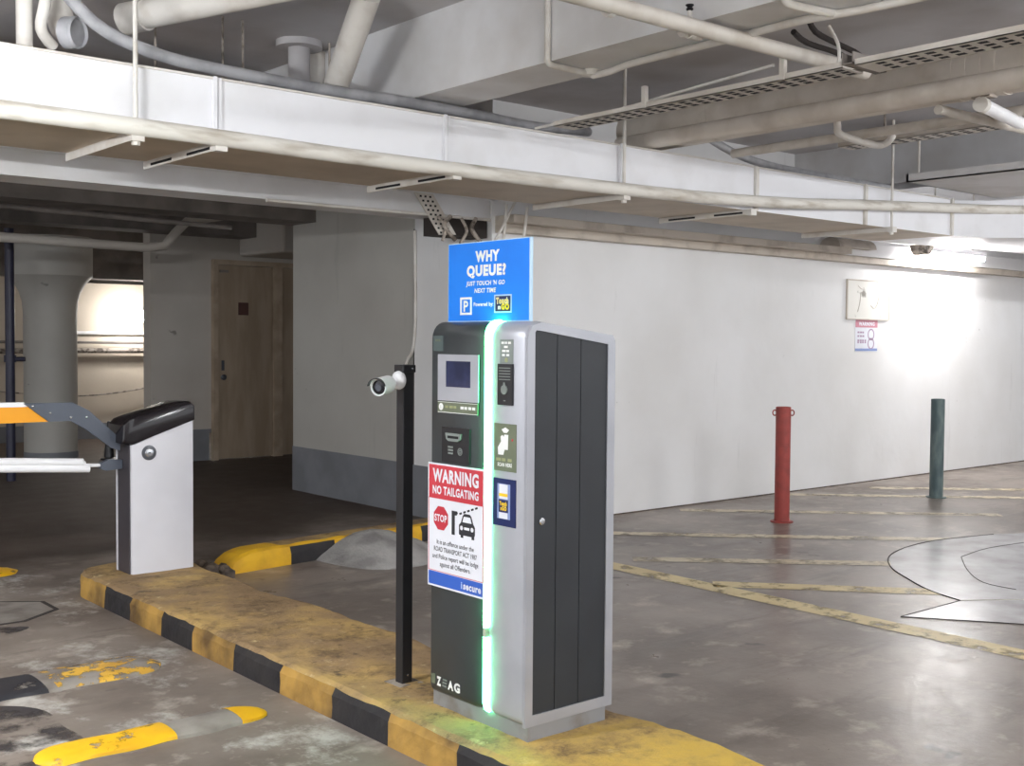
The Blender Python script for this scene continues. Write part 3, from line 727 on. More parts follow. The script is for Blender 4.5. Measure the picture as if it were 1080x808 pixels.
# ================================================================== CAMERA POST AND SECURITY CAMERA
PX, PY, PW = 2.527, 3.614, .0235
CP = thing('camera_post', 'slim square black steel post on the island beside the ticket machine', 'post', (PX, PY, .125))
box('pole', M_pole, CP, PX-PW, PX+PW, PY-PW, PY+PW, .124, 1.33, bev=.003)
cap = box('cap', M_black, CP, PX-PW-.007, PX+PW+.007, PY-PW-.007, PY+PW+.007, 1.322, 1.352, bev=.004)
MB().lathe([(.004, 0), (.004, .003), (.002, .004)], (PX+.01, PY-PW-.007, 1.337), (0, -1, 0), 12).build('screw', M_chrome, cap, True)
MB().lathe([(.004, 0), (.004, .003), (.002, .004)], (PX, PY-PW, .16), (0, -1, 0), 12).build('screw', M_chrome, CP, True)
mb = MB(); mb.box(PX-.055, PX+.055, PY-.055, PY+.055, .121, .129, bev=.002); mb.build('base_plate', M_rust, CP)
SC = thing('security_camera', 'small white bullet camera with black lens mounted on the black post', 'camera', (PX-PW, PY, 1.27))
C0 = Vector((PX-PW-.004, PY-.002, 1.293))
MB().lathe([(.034, 0), (.036, .006), (.034, .014), (.026, .022), (.014, .026)], C0+Vector((.004, 0, 0)), (-1, -.12, 0)).build('mount', M_white, SC, True)
dv = Vector((-.90, -.42, -.10)).normalized()
J = C0+Vector((-.030, -.004, -.012)); B0 = J+dv*.018; B1 = B0+dv*.092
MB().tube([C0+Vector((-.018, 0, -.002)), J, B0+dv*.01], .011, 12, 3).build('arm', M_white, SC, True)
mb = MB().lathe([(.012, 0), (.025, .006), (.0315, .018), (.0325, .03), (.0325, .078), (.033, .080), (.033, .092), (.029, .092), (.027, .086), (.001, .086)], B0, dv)
body = mb.build('housing', M_white, SC, True)
MB().lathe([(.0265, 0), (.0265, .003), (.018, .005), (.001, .005)], B0+dv*.0862, dv).build('lens_window', M_lens, SC, True)
MB().lathe([(.014, 0), (.013, .002), (.008, .002), (.001, .001)], B0+dv*.0915, dv).build('lens', M_iris, SC, True)
# sun hood over the lens end
q = dv.to_track_quat('Z', 'Y').to_matrix(); upv = Vector((0, 0, 1)); upv = (upv-dv*upv.dot(dv)).normalized(); sdv = dv.cross(upv)
def arcpts(r, h, n=14): return [B0+dv*h+(upv*math.sin(a)+sdv*math.cos(a))*r for a in [R(10+160*k/(n-1)) for k in range(n)]]
def hood(r0, r1, h0, h1):
    mb = MB(); A_, B_, C_, D_ = [arcpts(r, h) for r, h in ((r0, h0), (r1, h0), (r1, h1), (r0, h1))]
    return mb.loft([[A_[k], B_[k], C_[k], D_[k]] for k in range(14)])
hood(.0335, .036, .02, .097).build('hood', M_white, SC, True)
hood(.0336, .0362, .097, .112).build('hood_lip', M_black, SC, True)

# ================================================================== BARRIER GATE
GB = thing('barrier_gate', 'silver barrier gate housing with sloped glossy black lid at the far end of the island', 'barrier gate', (2.68, 6.3, .125))
gx0, gx1, gy0, gy1 = 2.498, 2.868, 6.205, 6.405
zf, zk = .852, .982
def gprof(i): return [(gx0+i, .126), (gx1-i, .126), (gx1-i, zk), (gx0+i, zf)]
MB().loft([[(x, y, z) for x, z in gprof(i)] for y, i in ((gy0, .02), (gy0+.006, .004), (gy0+.02, 0), (gy1-.02, 0), (gy1, .02))]).build('housing', M_gate, GB, True)
box('dark_strip', M_gdark, GB, gx0-.006, gx0+.001, gy0+.016, gy1-.022, .128, .855)
box('edge_strip', M_gate, GB, gx0-.010, gx0, gy1-.020, gy1-.004, .128, .852)
# lid: sloped cap with a drooping rounded nose
lp = [(gx0-.052, .862), (gx0+.004, .846), (gx1+.004, .978), (gx1+.004, 1.062), (gx1-.02, 1.083), (gx1-.075, 1.082)]
lp += [(gx0+.04, 1.012), (gx0-.02, .990), (gx0-.048, .962)]
def lr(y, s_):
    cx, cz = sum(p[0] for p in lp)/len(lp), sum(p[1] for p in lp)/len(lp)
    return [(cx+(x-cx)*(1-s_*.25), y, cz+(z-cz)*(1-s_)) for x, z in lp]
MB().loft([lr(gy0-.012, .22), lr(gy0-.006, .06), lr(gy0+.012, 0), lr(gy1-.012, 0), lr(gy1+.006, .06), lr(gy1+.012, .22)]).build('lid', M_glid, GB, True)
lk = MB().lathe([(.042, 0), (.042, .004), (.031, .006), (.031, .004), (.001, .004)], (2.600, gy0+.001, .803), (0, -1, 0)).build('lock', M_ring, GB, True)
MB().lathe([(.024, 0), (.024, .006), (.018, .008), (.001, .008)], (2.600, gy0, .803), (0, -1, 0)).build('lock_barrel', M_chrome, lk, True)
box('keyhole', M_hole, lk, 2.594, 2.606, gy0-.012, gy0-.009, .800, .806)
ym = 6.33
br = MB().prism([(2.47, ym-.035, .815), (2.478, ym-.035, .878), (2.30, ym-.035, 1.045), (2.21, ym-.035, 1.092), (1.955, ym-.035, 1.094), (2.085, ym-.035, .992), (2.20, ym-.035, .992), (2.28, ym-.035, .945), (2.42, ym-.035, .835)], (0, .02, 0)).build('arm_bracket', M_brk, GB)
for x, z in ((2.00, 1.078), (2.09, 1.040), (2.20, 1.012), (2.285, 1.010)):
    MB().lathe([(.007, 0), (.007, .004), (.003, .006)], (x, ym-.035, z), (0, -1, 0), 12).build('bolt', M_chrome, br, True)
arm = MB().prism([(2.095, ym-.022, .992), (1.975, ym-.022, 1.086), (-.9, ym-.022, 1.10), (-.9, ym-.022, .985)], (0, .05, 0)).build('boom_arm', M_boomo, GB)
MB().prism([(1.985, ym-.024, 1.075), (1.96, ym-.024, 1.099), (-.9, ym-.024, 1.113), (-.9, ym-.024, 1.09)], (0, .054, 0)).build('reflective_edge', M_white, arm)
lt = MB(); 
for dz in (0, .034): lt.tube([(-.9, ym, .80+dz), (1.2, ym, .782+dz), (2.31-dz, ym, .722+dz*1.1)], .022, 14, 4)
lt.tube([(-.9, ym+.01, .815), (1.2, ym+.01, .80), (2.29, ym+.01, .742)], .024, 12, 4)
low = lt.build('lower_arm', M_white, GB, True)
MB().tube([(2.28, ym, .742), (2.395, ym, .735)], .010, 10, 0).build('arm_end', M_white, low, True)
mb = MB().prism([(2.37, ym-.02, .718), (2.40, ym-.02, .705), (2.49, ym-.02, .712), (2.49, ym-.02, .762), (2.42, ym-.02, .768), (2.37, ym-.02, .748)], (0, .04, 0)); mb.build('hinge', M_brk, GB)

# ================================================================== BOLLARDS
def bollard(x, y, r, h, m, label, lugs):
    t = thing('bollard', label, 'bollard', (x, y, 0))
    MB().lathe([(r, 0), (r, h-.004), (r-.004, h), (r-.008, h), (r-.010, h-.03), (.001, h-.03)], (x, y, 0)).build('post', m, t, True)
    MB().lathe([(r+.030, 0), (r+.030, .008), (r, .010), (r, .001)], (x, y, 0.0)).build('base_flange', m, t, True)
    if lugs:
        vx, vy = .765, -.644
        for s_ in (-1, 1):
            mb = MB(); c = Vector((x+s_*vx*(r+.010), y+s_*vy*(r+.010), h-.048))
            mb.tube([c+Vector((vx*math.cos(a), vy*math.cos(a), 0))*.016+Vector((0, 0, math.sin(a)*.022)) for a in [2*math.pi*k/14 for k in range(15)]], .005, 8, 0).build('chain_lug', m, t, True)
    return t
bollard(7.625, 5.622, .060, .928, M_redb, 'red steel bollard with chain lugs standing before the white wall', True)
bollard(9.995, 5.622, .062, .926, M_teal, 'dark green steel bollard standing before the white wall', False)

# ================================================================== WALL THINGS
mb = MB()
hx0, hx1, hz0, hz1 = 10.10, 10.86, 1.686, 2.081
HT = thing('wall_hatch', 'square scratched access hatch plate with dark edges high on the white wall', 'hatch', (10.48, 6.7, 1.686))
box('plate', M_hatch, HT, hx0, hx1, 6.688, 6.7, hz0, hz1)
mb = MB().box(hx0-.012, hx0+.004, 6.684, 6.7, hz0, hz1).box(hx0-.01, hx1, 6.684, 6.7, hz1-.004, hz1+.008).box(hx1-.003, hx1+.006, 6.684, 6.7, hz0, hz1).box(hx0, hx1, 6.684, 6.7, hz0-.006, hz0+.004)
mb.build('edge', M_ledge, HT)
MB().tube([(10.28, 6.686, 1.76), (10.32, 6.686, 1.86), (10.33, 6.686, 1.95), (10.37, 6.686, 1.965), (10.40, 6.686, 1.93)], .0025, 6).build('scratch', M_ledge, HT)
MB().tube([(10.52, 6.686, 1.83), (10.58, 6.686, 1.80), (10.64, 6.686, 1.85), (10.66, 6.686, 1.92)], .0025, 6).build('scratch', M_ledge, HT)
MB().tube([(10.28, 6.686, 2.03), (10.33, 6.686, 2.0), (10.40, 6.686, 1.99)], .002, 6).build('scratch', M_ledge, HT)
WN = thing('wall_sign', 'small faded red and blue notice under the hatch on the white wall', 'sign', (10.46, 6.69, 1.355))
K = Face((10.262, 6.70, 1.355), (1, 0, 0), (0, -1, 0)); KW, KH = .404, .330
K.rect(MB(), 0, KW, 0, KH, .0, .004).build('board', M_paper, WN)
K.rect(MB(), .002, KW-.002, .248, KH-.004, .004, .005).build('red_header', M_pred, WN)
mb = MB(); K.text(mb, 'WARNING', KW*.5, .268, .036, .005, .29, fat=.05); mb.build('lettering', M_paper, WN)
mb = MB(); K.circ(mb, .285, .176, .060, .014, .004, .005); K.circ(mb, .285, .082, .060, .014, .004, .005); mb.build('prohibition_ring', M_mauve, WN)
mb = MB()
for v, n, w in ((.188, 3, .13), (.150, 3, .13), (.105, 4, .17), (.085, 4, .17)): K.bars(mb, .04, .04+w, v, .018, .004, n)
mb.build('lettering', M_mauve, WN)
K.rect(MB(), .0, KW-.002, .006, .032, .004, .005).build('blue_band', M_fblue, WN)

# lamp by the wall
TUBES = {}
def batten(name, label, x0, x1, y, z, tube_m, along_x=True, drop=True, group=None, both=True, flip=False):
    t = thing(name, label, 'lamp', ((x0+x1)/2, y, z), group)
    if along_x:
        box('housing', M_white, t, x0, x1, y-.035, y+.035, z, z+.055, bev=.006)
        for x in (x0+.01, x1-.01): box('lamp_holder', M_white, t, x-.012, x+.012, y-.022, y+.022, z-.045, z+.002, bev=.004)
        MB().cyl((x0+.022, y, z-.030), (x1-.022, y, z-.030), .016).build('tube', tube_m, t, True)
    return t
L = batten('fluorescent_lamp', 'lit fluorescent batten close to the white wall above the bright patch', 10.95, 12.25, 6.38, 2.40, M_lamp)
for x in (11.2, 12.0): MB().cyl((x, 6.38, 2.45), (x, 6.38, 3.235), .008, seg=8).build('hanger_rod', M_pipe, L)
mb = MB().prism([(10.88, 6.30, 2.40), (10.93, 6.30, 2.36), (10.99, 6.30, 2.36), (11.06, 6.30, 2.46), (10.99, 6.30, 2.46), (10.95, 6.30, 2.40), (10.91, 6.30, 2.46), (10.86, 6.30, 2.46)], (0, .16, 0)); mb.build('end_bracket', M_rust, L)
L2 = batten('fluorescent_lamp', 'distant glowing fluorescent lamp on the far cream wall behind the gate', 6.40, 7.65, 15.9, 1.75, M_lampb)
for x in (6.9, 7.4): MB().cyl((x, 15.9, 1.80), (x, 15.9, 3.235), .008, seg=8).build('hanger_rod', M_pipe, L2)
MB().lathe([(.001, -.12), (.06, -.104), (.104, -.06), (.12, 0), (.104, .06), (.06, .104), (.001, .12)], (6.47, 15.85, 1.745), seg=24).build('glare_ball', emit('glare_lit', (1, .98, .95), 30), L2, True)  # glowing ball added to give the far lamp its glare
for x, y, z, w in LAMPS:
    if w not in TUBES: TUBES[w] = emit('tube_lit_%d' % w, (.965, .985, 1.0), w/.363)
    batten('fluorescent_lamp', 'ceiling fluorescent batten outside the picture over the lanes', x-.6, x+.6, y, z, TUBES[w], group='ceiling battens over the lanes')

# ================================================================== OVERHEAD SERVICES
# main air duct
AD = thing('air_duct', 'long white rectangular air duct hung across the picture above the sign', 'duct', (3.5, 5.57, 2.385))
dx0, dx1, dy0, dy1, dz0, dz1 = -6, 9.43, 5.2, 5.97, 2.385, 2.692
mb = MB(); mb.box(dx0, dx1, dy0, dy1, dz0, dz1)
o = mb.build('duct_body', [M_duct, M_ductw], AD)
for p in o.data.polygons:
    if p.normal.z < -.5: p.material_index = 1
for x in (1.1, 2.523, 3.906, 5.307, 6.682, 8.067, 9.40):
    fl = MB().box(x-.022, x-.004, dy0-.022, dy0, dz0, dz1+.012).box(x+.004, x+.022, dy0-.014, dy0, dz0, dz1+.008).build('flange', M_duct if x < 6 else M_pipe, AD)
mb = MB().box(dx0, dx1, dy0-.012, dy0+.02, dz1, dz1+.010); mb.build('top_edge', M_pipe, AD)
# flared transition at the right end
def rect_ring(x, y0, y1, z0, z1): return [(x, y0, z0), (x, y1, z0), (x, y1, z1), (x, y0, z1)]
MB().loft([rect_ring(9.43, dy0, dy1, dz0, dz1), rect_ring(9.9, 5.12, 6.0, 2.39, 2.72), rect_ring(10.6, 4.9, 6.1, 2.42, 2.79), rect_ring(11.5, 4.5, 6.2, 2.46, 2.86), rect_ring(14, 4.3, 6.2, 2.46, 2.88)]).build('transition', M_duct, AD, True)
# hangers: angle bar below, with a rod where the photo shows one
for x, rod in ((2.10, 1), (2.51, 0), (3.925, 0), (5.28, 1), (6.56, 0), (8.37, 1)):
    t = thing('duct_hanger', {2.10: 'trapeze hanger with long rod under the duct, leftmost', 2.51: 'slotted angle bar under the duct, second from the left', 3.925: 'slotted angle bar under the duct, just left of the blue board', 5.28: 'trapeze hanger with rod under the duct, just right of the blue board', 6.56: 'slotted angle bar under the duct above the red bollard', 8.37: 'trapeze hanger with rod at the right end of the duct'}[x], 'duct hanger', (x, 5.58, 2.37))
    mb = MB().box(x-.020, x+.020, 5.12, 6.0, dz0-.006, dz0).box(x-.020, x-.015, 5.12, 6.0, dz0-.040, dz0-.004)
    mb.build('angle_bar', M_pipe, t)
    if not rod:
        for y0, y1 in ((5.20, 5.46), (5.64, 5.90)): box('slot', M_hole, t, x-.022, x-.0205, y0, y1, dz0-.030, dz0-.017)
    box('clamp', M_pipe, t, x-.03, x+.03, 5.115, 5.165, dz0-.045, dz0-.001)
    if rod:
        MB().cyl((x, 5.145, dz0-.05), (x, 5.145, 3.24), .011, seg=10).build('rod', M_pipe, t, True)
        MB().cyl((x, 5.145, dz0-.062), (x, 5.145, dz0-.04), .019, seg=6).build('nut', M_pipe, t)
# pipe strapped along the duct
mb = MB().tube([(-6, 5.10, 2.40), (1.5, 5.12, 2.405), (3.18, 5.13, 2.395), (4.34, 5.13, 2.398), (5.82, 5.12, 2.414), (7.0, 5.12, 2.46), (7.8, 5.12, 2.515), (8.7, 5.12, 2.57), (9.55, 5.12, 2.622), (10.3, 5.0, 2.66), (12, 4.3, 2.72)], .041, 16, 4)
tag(mb.build('conduit_pipe', M_pipeg, None, True), 'long grimy white pipe running along the front of the air duct', 'pipe')
# grey hose on top of the duct
mb = MB().tube([(1.72, 5.32, 3.225), (1.80, 5.31, 3.06), (1.87, 5.3, 2.968), (2.018, 5.3, 2.859), (2.243, 5.3, 2.797), (2.507, 5.3, 2.772), (3.172, 5.3, 2.757), (3.653, 5.3, 2.764), (4.188, 5.3, 2.760), (4.628, 5.32, 2.752), (5.0, 5.36, 2.78), (5.3, 5.5, 2.82)], .030, 12, 4)
tag(mb.build('hose', M_hose, None, True), 'grey hose snaking down from the ceiling and along the duct top', 'hose')

def pipe(label, pts, r, m=M_pipe, name='pipe', sm=0, seg=18, cat='pipe', group=None):
    return tag(MB().tube(pts, r, seg, sm).build(name, m, None, True), label, cat, group)
# pipes above the duct at the upper left
pipe('white vertical pipe at the top left corner above the duct', [(1.725, 5.5, 3.225), (1.725, 5.5, 2.703)], .036)
e_ = thing('pipe_elbow', 'fat white drain pipe with round open end cap above the duct, top left', 'pipe', (1.9, 5.5, 2.7))
MB().tube([(1.90, 5.60, 3.225), (1.91, 5.60, 3.02), (1.925, 5.56, 2.90), (1.945, 5.49, 2.862)], .062, 20, 4).build('bend', M_pipe, e_, True)
MB().lathe([(.074, 0), (.074, .06), (.066, .07), (.062, .055), (.001, .055)], (1.915, 5.50, 2.868), (.55, -.83, -.05)).build('end_cap', M_hose, e_, True)
pipe('thin white pipe bending beside the fat drain pipe, top left', [(1.83, 5.42, 3.225), (1.80, 5.44, 2.98), (1.79, 5.47, 2.86), (1.86, 5.52, 2.80)], .026, sm=4)
p_ = thing('drain_pipe', 'white collared drain pipe crossing the top edge of the picture at left', 'pipe', (2.4, 5.3, 3.05))
MB().cyl((2.30, 5.70, 3.05), (2.75, 4.75, 3.10), .068, seg=24).build('pipe_run', M_pipe, p_, True)
MB().cyl((2.285, 5.73, 3.048), (2.345, 5.605, 3.055), .078, seg=24).build('collar', M_pipe, p_, True)
pipe('fat slanting white pipe rising from behind the duct to the ceiling', [(3.40, 5.62, 2.735), (3.27, 5.02, 3.21)], .070)
s_ = thing('drain_stub', 'short grey drain stub with round ceiling flange behind the slanting pipe', 'pipe', (3.55, 6.2, 3.0))
MB().cyl((3.548, 6.2, 2.90), (3.548, 6.2, 3.235), .066, seg=24).build('stub', M_slab, s_, True)
MB().cyl((3.548, 6.2, 3.20), (3.548, 6.2, 3.24), .14, seg=28).build('flange', M_slab, s_, True)
pipe('white conical pipe bend right behind the drain stub', [(3.78, 6.3, 2.85), (3.72, 6.3, 3.05), (3.72, 6.3, 3.225)], .06)
for k, (x, y) in enumerate(((1.98, 5.99), (2.56, 6.0), (2.95, 6.0), (3.073, 6.0), (3.76, 6.1))):
    if k == 4: x = 3.70
    pipe(['thin hanger rod left of the long front rod behind the duct', 'thin hanger rod under the collared drain pipe', 'thin hanger rod, left of the close pair behind the duct', 'thin hanger rod, right of the close pair behind the duct', 'thin hanger rod beside the drain stub'][k], [(x, y, 2.60), (x, y, 3.24)], .007, M_rust, 'hanger_rod', seg=8, cat='rod', group=None)

# long pipe crossing under the ceiling beam
t = thing('water_pipe', 'cream pipe crossing under the ceiling beam at the upper right', 'pipe', (3.9, 3.24, 2.75))
MB().cyl((1.8, 3.22, 2.752), (4.92, 3.18, 2.752), .0335, seg=20).build('pipe_run', M_tray, t, True)
for x in (3.22, 3.70): MB().cyl((x-.013, 3.225, 2.752), (x+.013, 3.225, 2.752), .041, seg=20).build('clip', M_pipe, t, True)
MB().cyl((3.66, 3.235, 2.752), (3.76, 3.234, 2.752), .038, seg=20).build('coupling', M_tray, t, True)
sp = thing('sprinkler_head', 'small dark sprinkler head on top of the cream pipe', 'sprinkler', (3.70, 3.235, 2.785))
MB().lathe([(.013, 0), (.013, .022), (.009, .024), (.009, .045), (.001, .045)], (3.70, 3.235, 2.784), seg=14).build('fitting', M_pipe, sp, True)
MB().lathe([(.010, 0), (.016, .006), (.010, .016), (.018, .022), (.018, .025), (.001, .025)], (3.70, 3.235, 2.829), seg=14).build('deflector', M_black, sp, True)
# electrical conduit clipped down the beam and along its underside
ec = thing('electrical_conduit', 'thin white conduit running down and along the underside of the ceiling beam', 'conduit', (3.9, 4.0, 2.78))
MB().tube([(3.752, 4.18, 3.225), (3.752, 4.18, 2.86), (3.755, 4.18, 2.80), (3.80, 4.18, 2.782), (4.03, 4.18, 2.782)], .016, 12, 3).build('conduit_run', M_pipe, ec, True)
MB().tube([(4.05, 4.17, 2.772), (4.05, 4.05, 2.772), (4.035, 3.93, 2.778), (4.03, 3.8, 2.780), (4.03, 3.3, 2.780), (4.02, 3.0, 2.780), (4.02, 2.85, 2.778), (4.09, 2.45, 2.78), (4.1, 1.2, 2.78)], .017, 12, 3).build('conduit_run', M_pipe, ec, True)
MB().lathe([(.045, 0), (.048, .012), (.045, .028), (.001, .028)], (4.045, 4.18, 2.772), (0, 0, 1)).build('junction_box', M_pipe, ec, True)
ec2 = pipe('short white conduit bend at the beam underside by the top right', [(3.755, 2.80, 3.225), (3.755, 2.80, 2.86), (3.76, 2.80, 2.80), (3.82, 2.80, 2.782), (4.05, 2.76, 2.782)], .017, M_pipe, 'electrical_conduit', 3, 12, 'conduit')

# perforated cable trays
def tray(label, x0, x1, y0, y1, z, lip=.028, pitch=.075, holes=True):
    t = thing('cable_tray', label, 'cable tray', ((x0+x1)/2, (y0+y1)/2, z))
    mb = MB(); mb.box(x0, x1, y0, y1, z, z+.004).box(x0, x0+.004, y0, y1, z, z+lip).box(x1-.004, x1, y0, y1, z, z+lip)
    mb.build('tray', M_tray, t)
    if holes:
        hb = MB(); n = int((y1-y0)/pitch)
        for k in range(n):
            y = y0+(k+.5)*pitch
            for q in range(3):
                xc = x0+(x1-x0)*(q+.75)/3.5+(0)
                hb.box(xc-.015, xc+.015, y-.020, y+.020, z-.0012, z-.0004)
        h = hb.build('perforation', M_hole, t); h['kind'] = 'stuff'
    return t
tray('white perforated cable tray above the fat lagged pipe, nearer length', 4.31, 4.50, 1.2, 2.84, 2.63)
t = tray('white perforated cable tray above the fat lagged pipe, farther length', 4.31, 4.47, 2.90, 4.75, 2.63)
MB().box(4.30, 4.325, 4.05, 4.075, 2.63, 2.74).build('hanger', M_tray, t); MB().box(4.30, 4.325, 3.20, 3.225, 2.63, 2.74).build('hanger', M_tray, t)
pipe('thin white cable lying on the farther cable tray', [(4.36, 3.3, 2.72), (4.37, 3.9, 2.69), (4.38, 4.3, 2.67), (4.40, 5.0, 2.665)], .008, M_pipe, 'cable', 3, 8, 'cable')
tag(MB().box(4.30, 4.56, 2.842, 2.898, 2.640, 2.645).box(4.30, 4.56, 2.842, 2.847, 2.640, 2.69).box(4.30, 4.56, 2.893, 2.898, 2.640, 2.69).build('tray_gap_infill', M_dkc), 'added channel crossing at the gap between the two cable tray lengths', 'infill')  # dark box added to darken the gap between the trays
# fat lagged pipe
t = thing('lagged_pipe', 'fat cream lagged pipe running under the perforated cable tray at upper right', 'pipe', (5.87, 3.2, 2.75))
MB().cyl((5.87, 0.6, 2.895), (5.87, 5.66, 2.895), .145, seg=36).build('pipe_run', M_bigp, t, True)
for k in range(4): MB().cyl((5.87, 2.95+k*.08, 2.895), (5.87, 2.98+k*.08, 2.895), .149, seg=36).build('band', M_bigp, t, True)
MB().cyl((5.87, 4.86, 2.895), (5.87, 4.89, 2.895), .149, seg=36).build('band', M_bigp, t, True)
pipe('plain cream duct pipe beside the lagged pipe, underneath it', [(5.60, 0.8, 2.755), (5.60, 5.5, 2.765)], .055, M_bigp)
# things beyond the lagged pipe
t = tray('distant perforated cable tray under the dark ceiling at right', 6.80, 6.98, 2.6, 4.6, 2.78, pitch=.09)
for y in (3.3, 4.3): MB().cyl((6.89, y, 2.78), (6.89, y, 3.235), .008, seg=8).build('hanger_rod', M_rust, t)
pipe('thin pipe alongside the distant cable tray', [(6.3, 2.9, 2.74), (6.3, 5.1, 2.74)], .03, M_tray)
pipe('thin pipe crossing beneath the distant cable tray', [(5.75, 3.27, 2.70), (8.4, 3.25, 2.72)], .026, M_tray)
pipe('white hooked pipe loop hanging below the lagged pipe', [(5.93, 4.02, 2.78), (5.95, 4.03, 2.735), (6.05, 4.07, 2.705), (6.50, 4.12, 2.70), (6.58, 4.08, 2.725), (6.60, 4.06, 2.77)], .022, M_pipe, 'pipe', 3)
pipe('grey hose curving down onto the right end of the duct', [(5.9, 5.1, 2.86), (6.4, 5.2, 2.78), (6.8, 5.25, 2.745), (7.3, 5.28, 2.735), (8.6, 5.32, 2.735)], .028, M_hose, 'hose', 4, 12, 'hose')
L3 = thing('fluorescent_lamp', 'white unlit tube lamp hanging at the right edge below the lagged pipe', 'lamp', (6.1, 3.1, 2.7))
MB().cyl((5.79, 3.05, 2.70), (6.42, 3.15, 2.695), .035, seg=20).build('tube_cover', M_white, L3, True)
box('bracket', M_rust, L3, 5.78, 5.86, 3.0, 3.10, 2.735, 2.80)
MB().cyl((5.78, 3.05, 2.70), (5.83, 3.057, 2.70), .04, seg=20).build('lamp_holder', M_pipe, L3, True)
t = thing('metal_panel', 'wide pale metal panel hanging above the right end of the duct', 'panel', (9.2, 3.6, 2.75))
mb = MB().box(8.50, 10.0, 1.8, 5.10, 2.75, 2.76).box(8.50, 8.52, 1.8, 5.10, 2.75, 2.815); mb.build('sheet', M_beam, t)
box('end_plate', M_beam, t, 8.50, 10.0, 5.08, 5.10, 2.75, 2.815)
pipe('thin white rod dropping to the pale metal panel', [(8.60, 5.05, 2.80), (8.60, 5.05, 3.24)], .010, M_pipe, 'hanger_rod', 0, 8, 'rod')
pipe('round white ceiling sprinkler plate at the top right corner', [(4.62, 1.75, 2.86), (4.62, 1.75, 2.885)], .045, M_white, 'ceiling_plate', 0, 24, 'plate')
for x, y in ((5.6, 2.55), (5.75, 2.55)):
    pipe('thin dark hanger rod from ceiling at upper right, %s of a pair' % ('left' if x < 5.7 else 'right'), [(x, y, 2.75), (x, y, 3.24)], .008, M_rust, 'hanger_rod', 0, 8, 'rod')

for k, (pts, lb) in enumerate((([(4.50, 3.22, 2.95), (4.62, 3.26, 2.91), (4.82, 3.29, 2.90), (5.1, 3.33, 2.89), (5.35, 3.5, 2.9)], 'dark cable drooping above the cream pipe by the tray gap, upper one'), ([(4.45, 3.26, 2.88), (4.6, 3.29, 2.86), (4.9, 3.31, 2.86), (5.2, 3.4, 2.85)], 'dark cable drooping above the cream pipe by the tray gap, lower one'))):
    pipe(lb, pts, .014, M_joint, 'cable', 3, 8, 'cable')
pipe('thin curved white cable hanging beside the tray gap', [(4.42, 3.05, 2.86), (4.45, 3.02, 2.78), (4.43, 3.0, 2.70), (4.40, 3.0, 2.66)], .008, M_pipe, 'cable', 3, 8, 'cable')
t = thing('half_pipe_cover', 'curved sheet cover ending in a dark arch at the ledge top near the lamp', 'cover', (9.95, 6.5, 2.375))
MB().loft([[(x, 6.46+.12*(1-math.cos(a))-.0, 2.375+.10*math.sin(a)) for a in [math.pi*q/8 for q in range(9)]] for x in (9.62, 10.25)]).build('sheet', M_ledge, t, True)

# column head: bent perforated tray and cables dropping behind the board
t = thing('cable_tray', 'bent perforated tray dropping from the lintel at the pier corner', 'cable tray', (4.85, 6.5, 2.2))
mb = MB(); mb.prism([(4.76, 6.695, 2.49), (4.92, 6.695, 2.49), (5.13, 6.695, 2.213), (4.98, 6.695, 2.203)], (0, .012, 0)); mb.build('tray', M_tray, t)
hb = MB()
for k in range(9):
    for q in range(3):
        f_ = (k+.5)/9; x = 4.76+.205*f_+.03+q*.042; z = 2.485-.278*f_
        hb.box(x, x+.018, 6.6935, 6.6945, z-.010, z+.004)
hb.build('perforation', M_hole, t)['kind'] = 'stuff'
box('recess_shade_block', M_joint, None, 5.02, 5.455, 6.74, 6.95, 2.21, 2.343)  # solid dark block stands in for the shade of a recess
for k, (a, b, c) in enumerate((((4.95, 2.33), (5.02, 2.26), (4.99, 2.16)), ((5.06, 2.34), (5.00, 2.27), (5.10, 2.17)), ((5.15, 2.33), (5.20, 2.24), (5.14, 2.15)), ((5.28, 2.34), (5.24, 2.26), (5.32, 2.17)))):
    tag(MB().tube([(q[0], 6.675-.008*k, q[1]) for q in (a, b, c)], .012+.004*(k % 2), 8, 4).build('cable', M_rust, None, True), 'grimy tangled cable in the dark recess by the pier top, %s' % ('leftmost', 'second from left', 'third from left', 'rightmost')[k], 'cable')
tag(bpy.data.objects['recess_shade_block'], 'solid dark block for a shaded recess with tangled cables at the pier top behind the bent tray', 'recess')
for k, (a, c) in enumerate((((5.50, 2.46), (5.27, 2.10)), ((5.42, 2.44), (5.38, 2.10)), ((5.62, 2.43), (5.57, 2.12)))):
    pipe(['slanting white cable behind the blue board top, leftmost', 'white cable behind the blue board top, middle one', 'white cable behind the blue board top, rightmost'][k], [(a[0], 6.47, a[1]), ((a[0]+c[0])/2, 6.465, (a[1]+c[1])/2), (c[0], 6.47, c[1])], .011, M_pipe, 'cable', 0, 8, 'cable')
pipe('thin white conduit running down the pier edge above the black post', [(5.455, 7.67, 2.33), (5.455, 7.66, 1.6), (5.455, 7.70, 1.35), (5.455, 7.78, 1.25), (5.47, 7.85, 0.9)], .013, M_pipe, 'electrical_conduit', 3, 10, 'conduit')
pipe('thin conduit along the lintel bottom edge to the pier', [(3.6, 6.71, 2.338), (5.46, 6.71, 2.345)], .012, M_pipe, 'electrical_conduit', 0, 10, 'conduit')

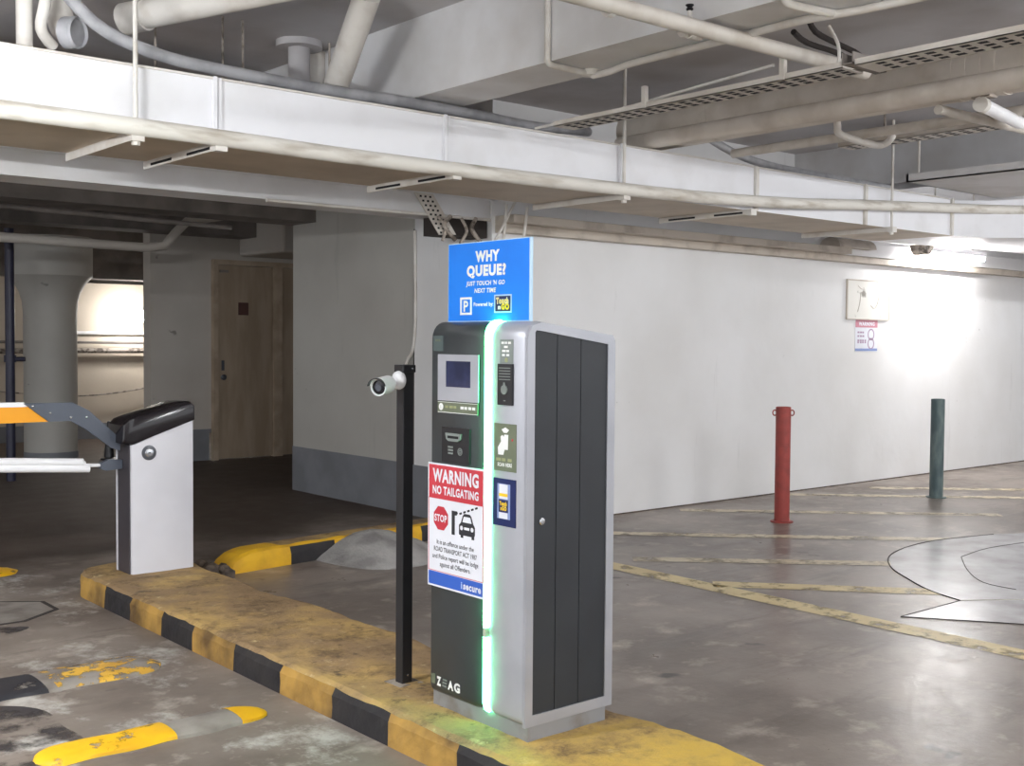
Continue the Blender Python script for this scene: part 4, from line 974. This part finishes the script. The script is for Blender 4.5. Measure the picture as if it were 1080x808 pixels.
# the dim space behind: column, pipes
t = thing('round_column', 'fat curved concrete column in the dim space behind the boom', 'column', (4.35, 14.0, 0))
MB().lathe([(.30, 0), (.30, 1.72), (.31, 1.86), (.345, 1.98), (.40, 2.08), (.48, 2.16), (.48, 2.62), (.001, 2.62)], (4.66, 14.0, 0), seg=40).build('shaft', M_pier, t, True)
MB().lathe([(.305, 0), (.305, .08), (.30, .085), (.30, .001)], (4.66, 14.0, 0), seg=40).build('base_band', M_dado, t, True)
t = thing('standpipe', 'dark blue vertical standpipe at the far left edge behind the boom', 'pipe', (3.62, 12, 0))
MB().cyl((3.60, 12, 0), (3.60, 12, 2.52), .045, seg=20).build('pipe_run', M_bluep, t, True)
MB().cyl((3.60, 12, 1.22), (3.72, 11.92, 1.22), .022, seg=14).build('valve', M_bluep, t, True)
MB().cyl((3.60, 12, 1.19), (3.60, 12, 1.26), .058, seg=20).build('coupling', M_bluep, t, True)
pipe('grey pipe with double bend crossing the dim ceiling beside the door wall', [(2.2, 11.0, 2.36), (4.6, 11.0, 2.33), (4.78, 11.0, 2.36), (4.90, 11.0, 2.50), (5.02, 11.0, 2.62), (5.5, 11.0, 2.72), (6.2, 11.0, 2.80)], .045, M_back, 'pipe', 0)
pipe('thin dark pipe along the dim ceiling beam', [(1.5, 9.2, 2.46), (4.6, 9.2, 2.40)], .02, M_dkc)
pipe('thin dark pipe on brackets below the far beam', [(4.9, 14.2, 2.13), (6.2, 14.2, 2.13)], .022, M_dkc)
pipe('brown pipe along the far cream wall, upper', [(2.5, 16.2, 1.24), (8, 16.2, 1.26)], .035, M_rust)
pipe('thin pipe along the far cream wall above the brown one', [(2.5, 16.2, 1.38), (8, 16.2, 1.36)], .018, M_dkc)
pipe('thin cable sagging across the far cream wall', [(4.6, 16.2, .72), (5.6, 16.2, .62), (6.4, 16.2, .66), (7.2, 16.2, .80)], .010, M_rust, 'cable', 4, 8, 'cable')
pipe('white ledge pipe under the distant lamp', [(5.2, 16.27, 1.50), (8, 16.27, 1.50)], .026, M_white)
t = thing('traffic_cone', 'small dark cone standing by the far column behind the boom bracket', 'cone', (5.1, 13.4, 0))
MB().lathe([(.10, 0), (.10, .02), (.06, .03), (.02, .45), (.001, .46)], (5.13, 13.4, 0), seg=20).build('cone_body', M_black, t, True)
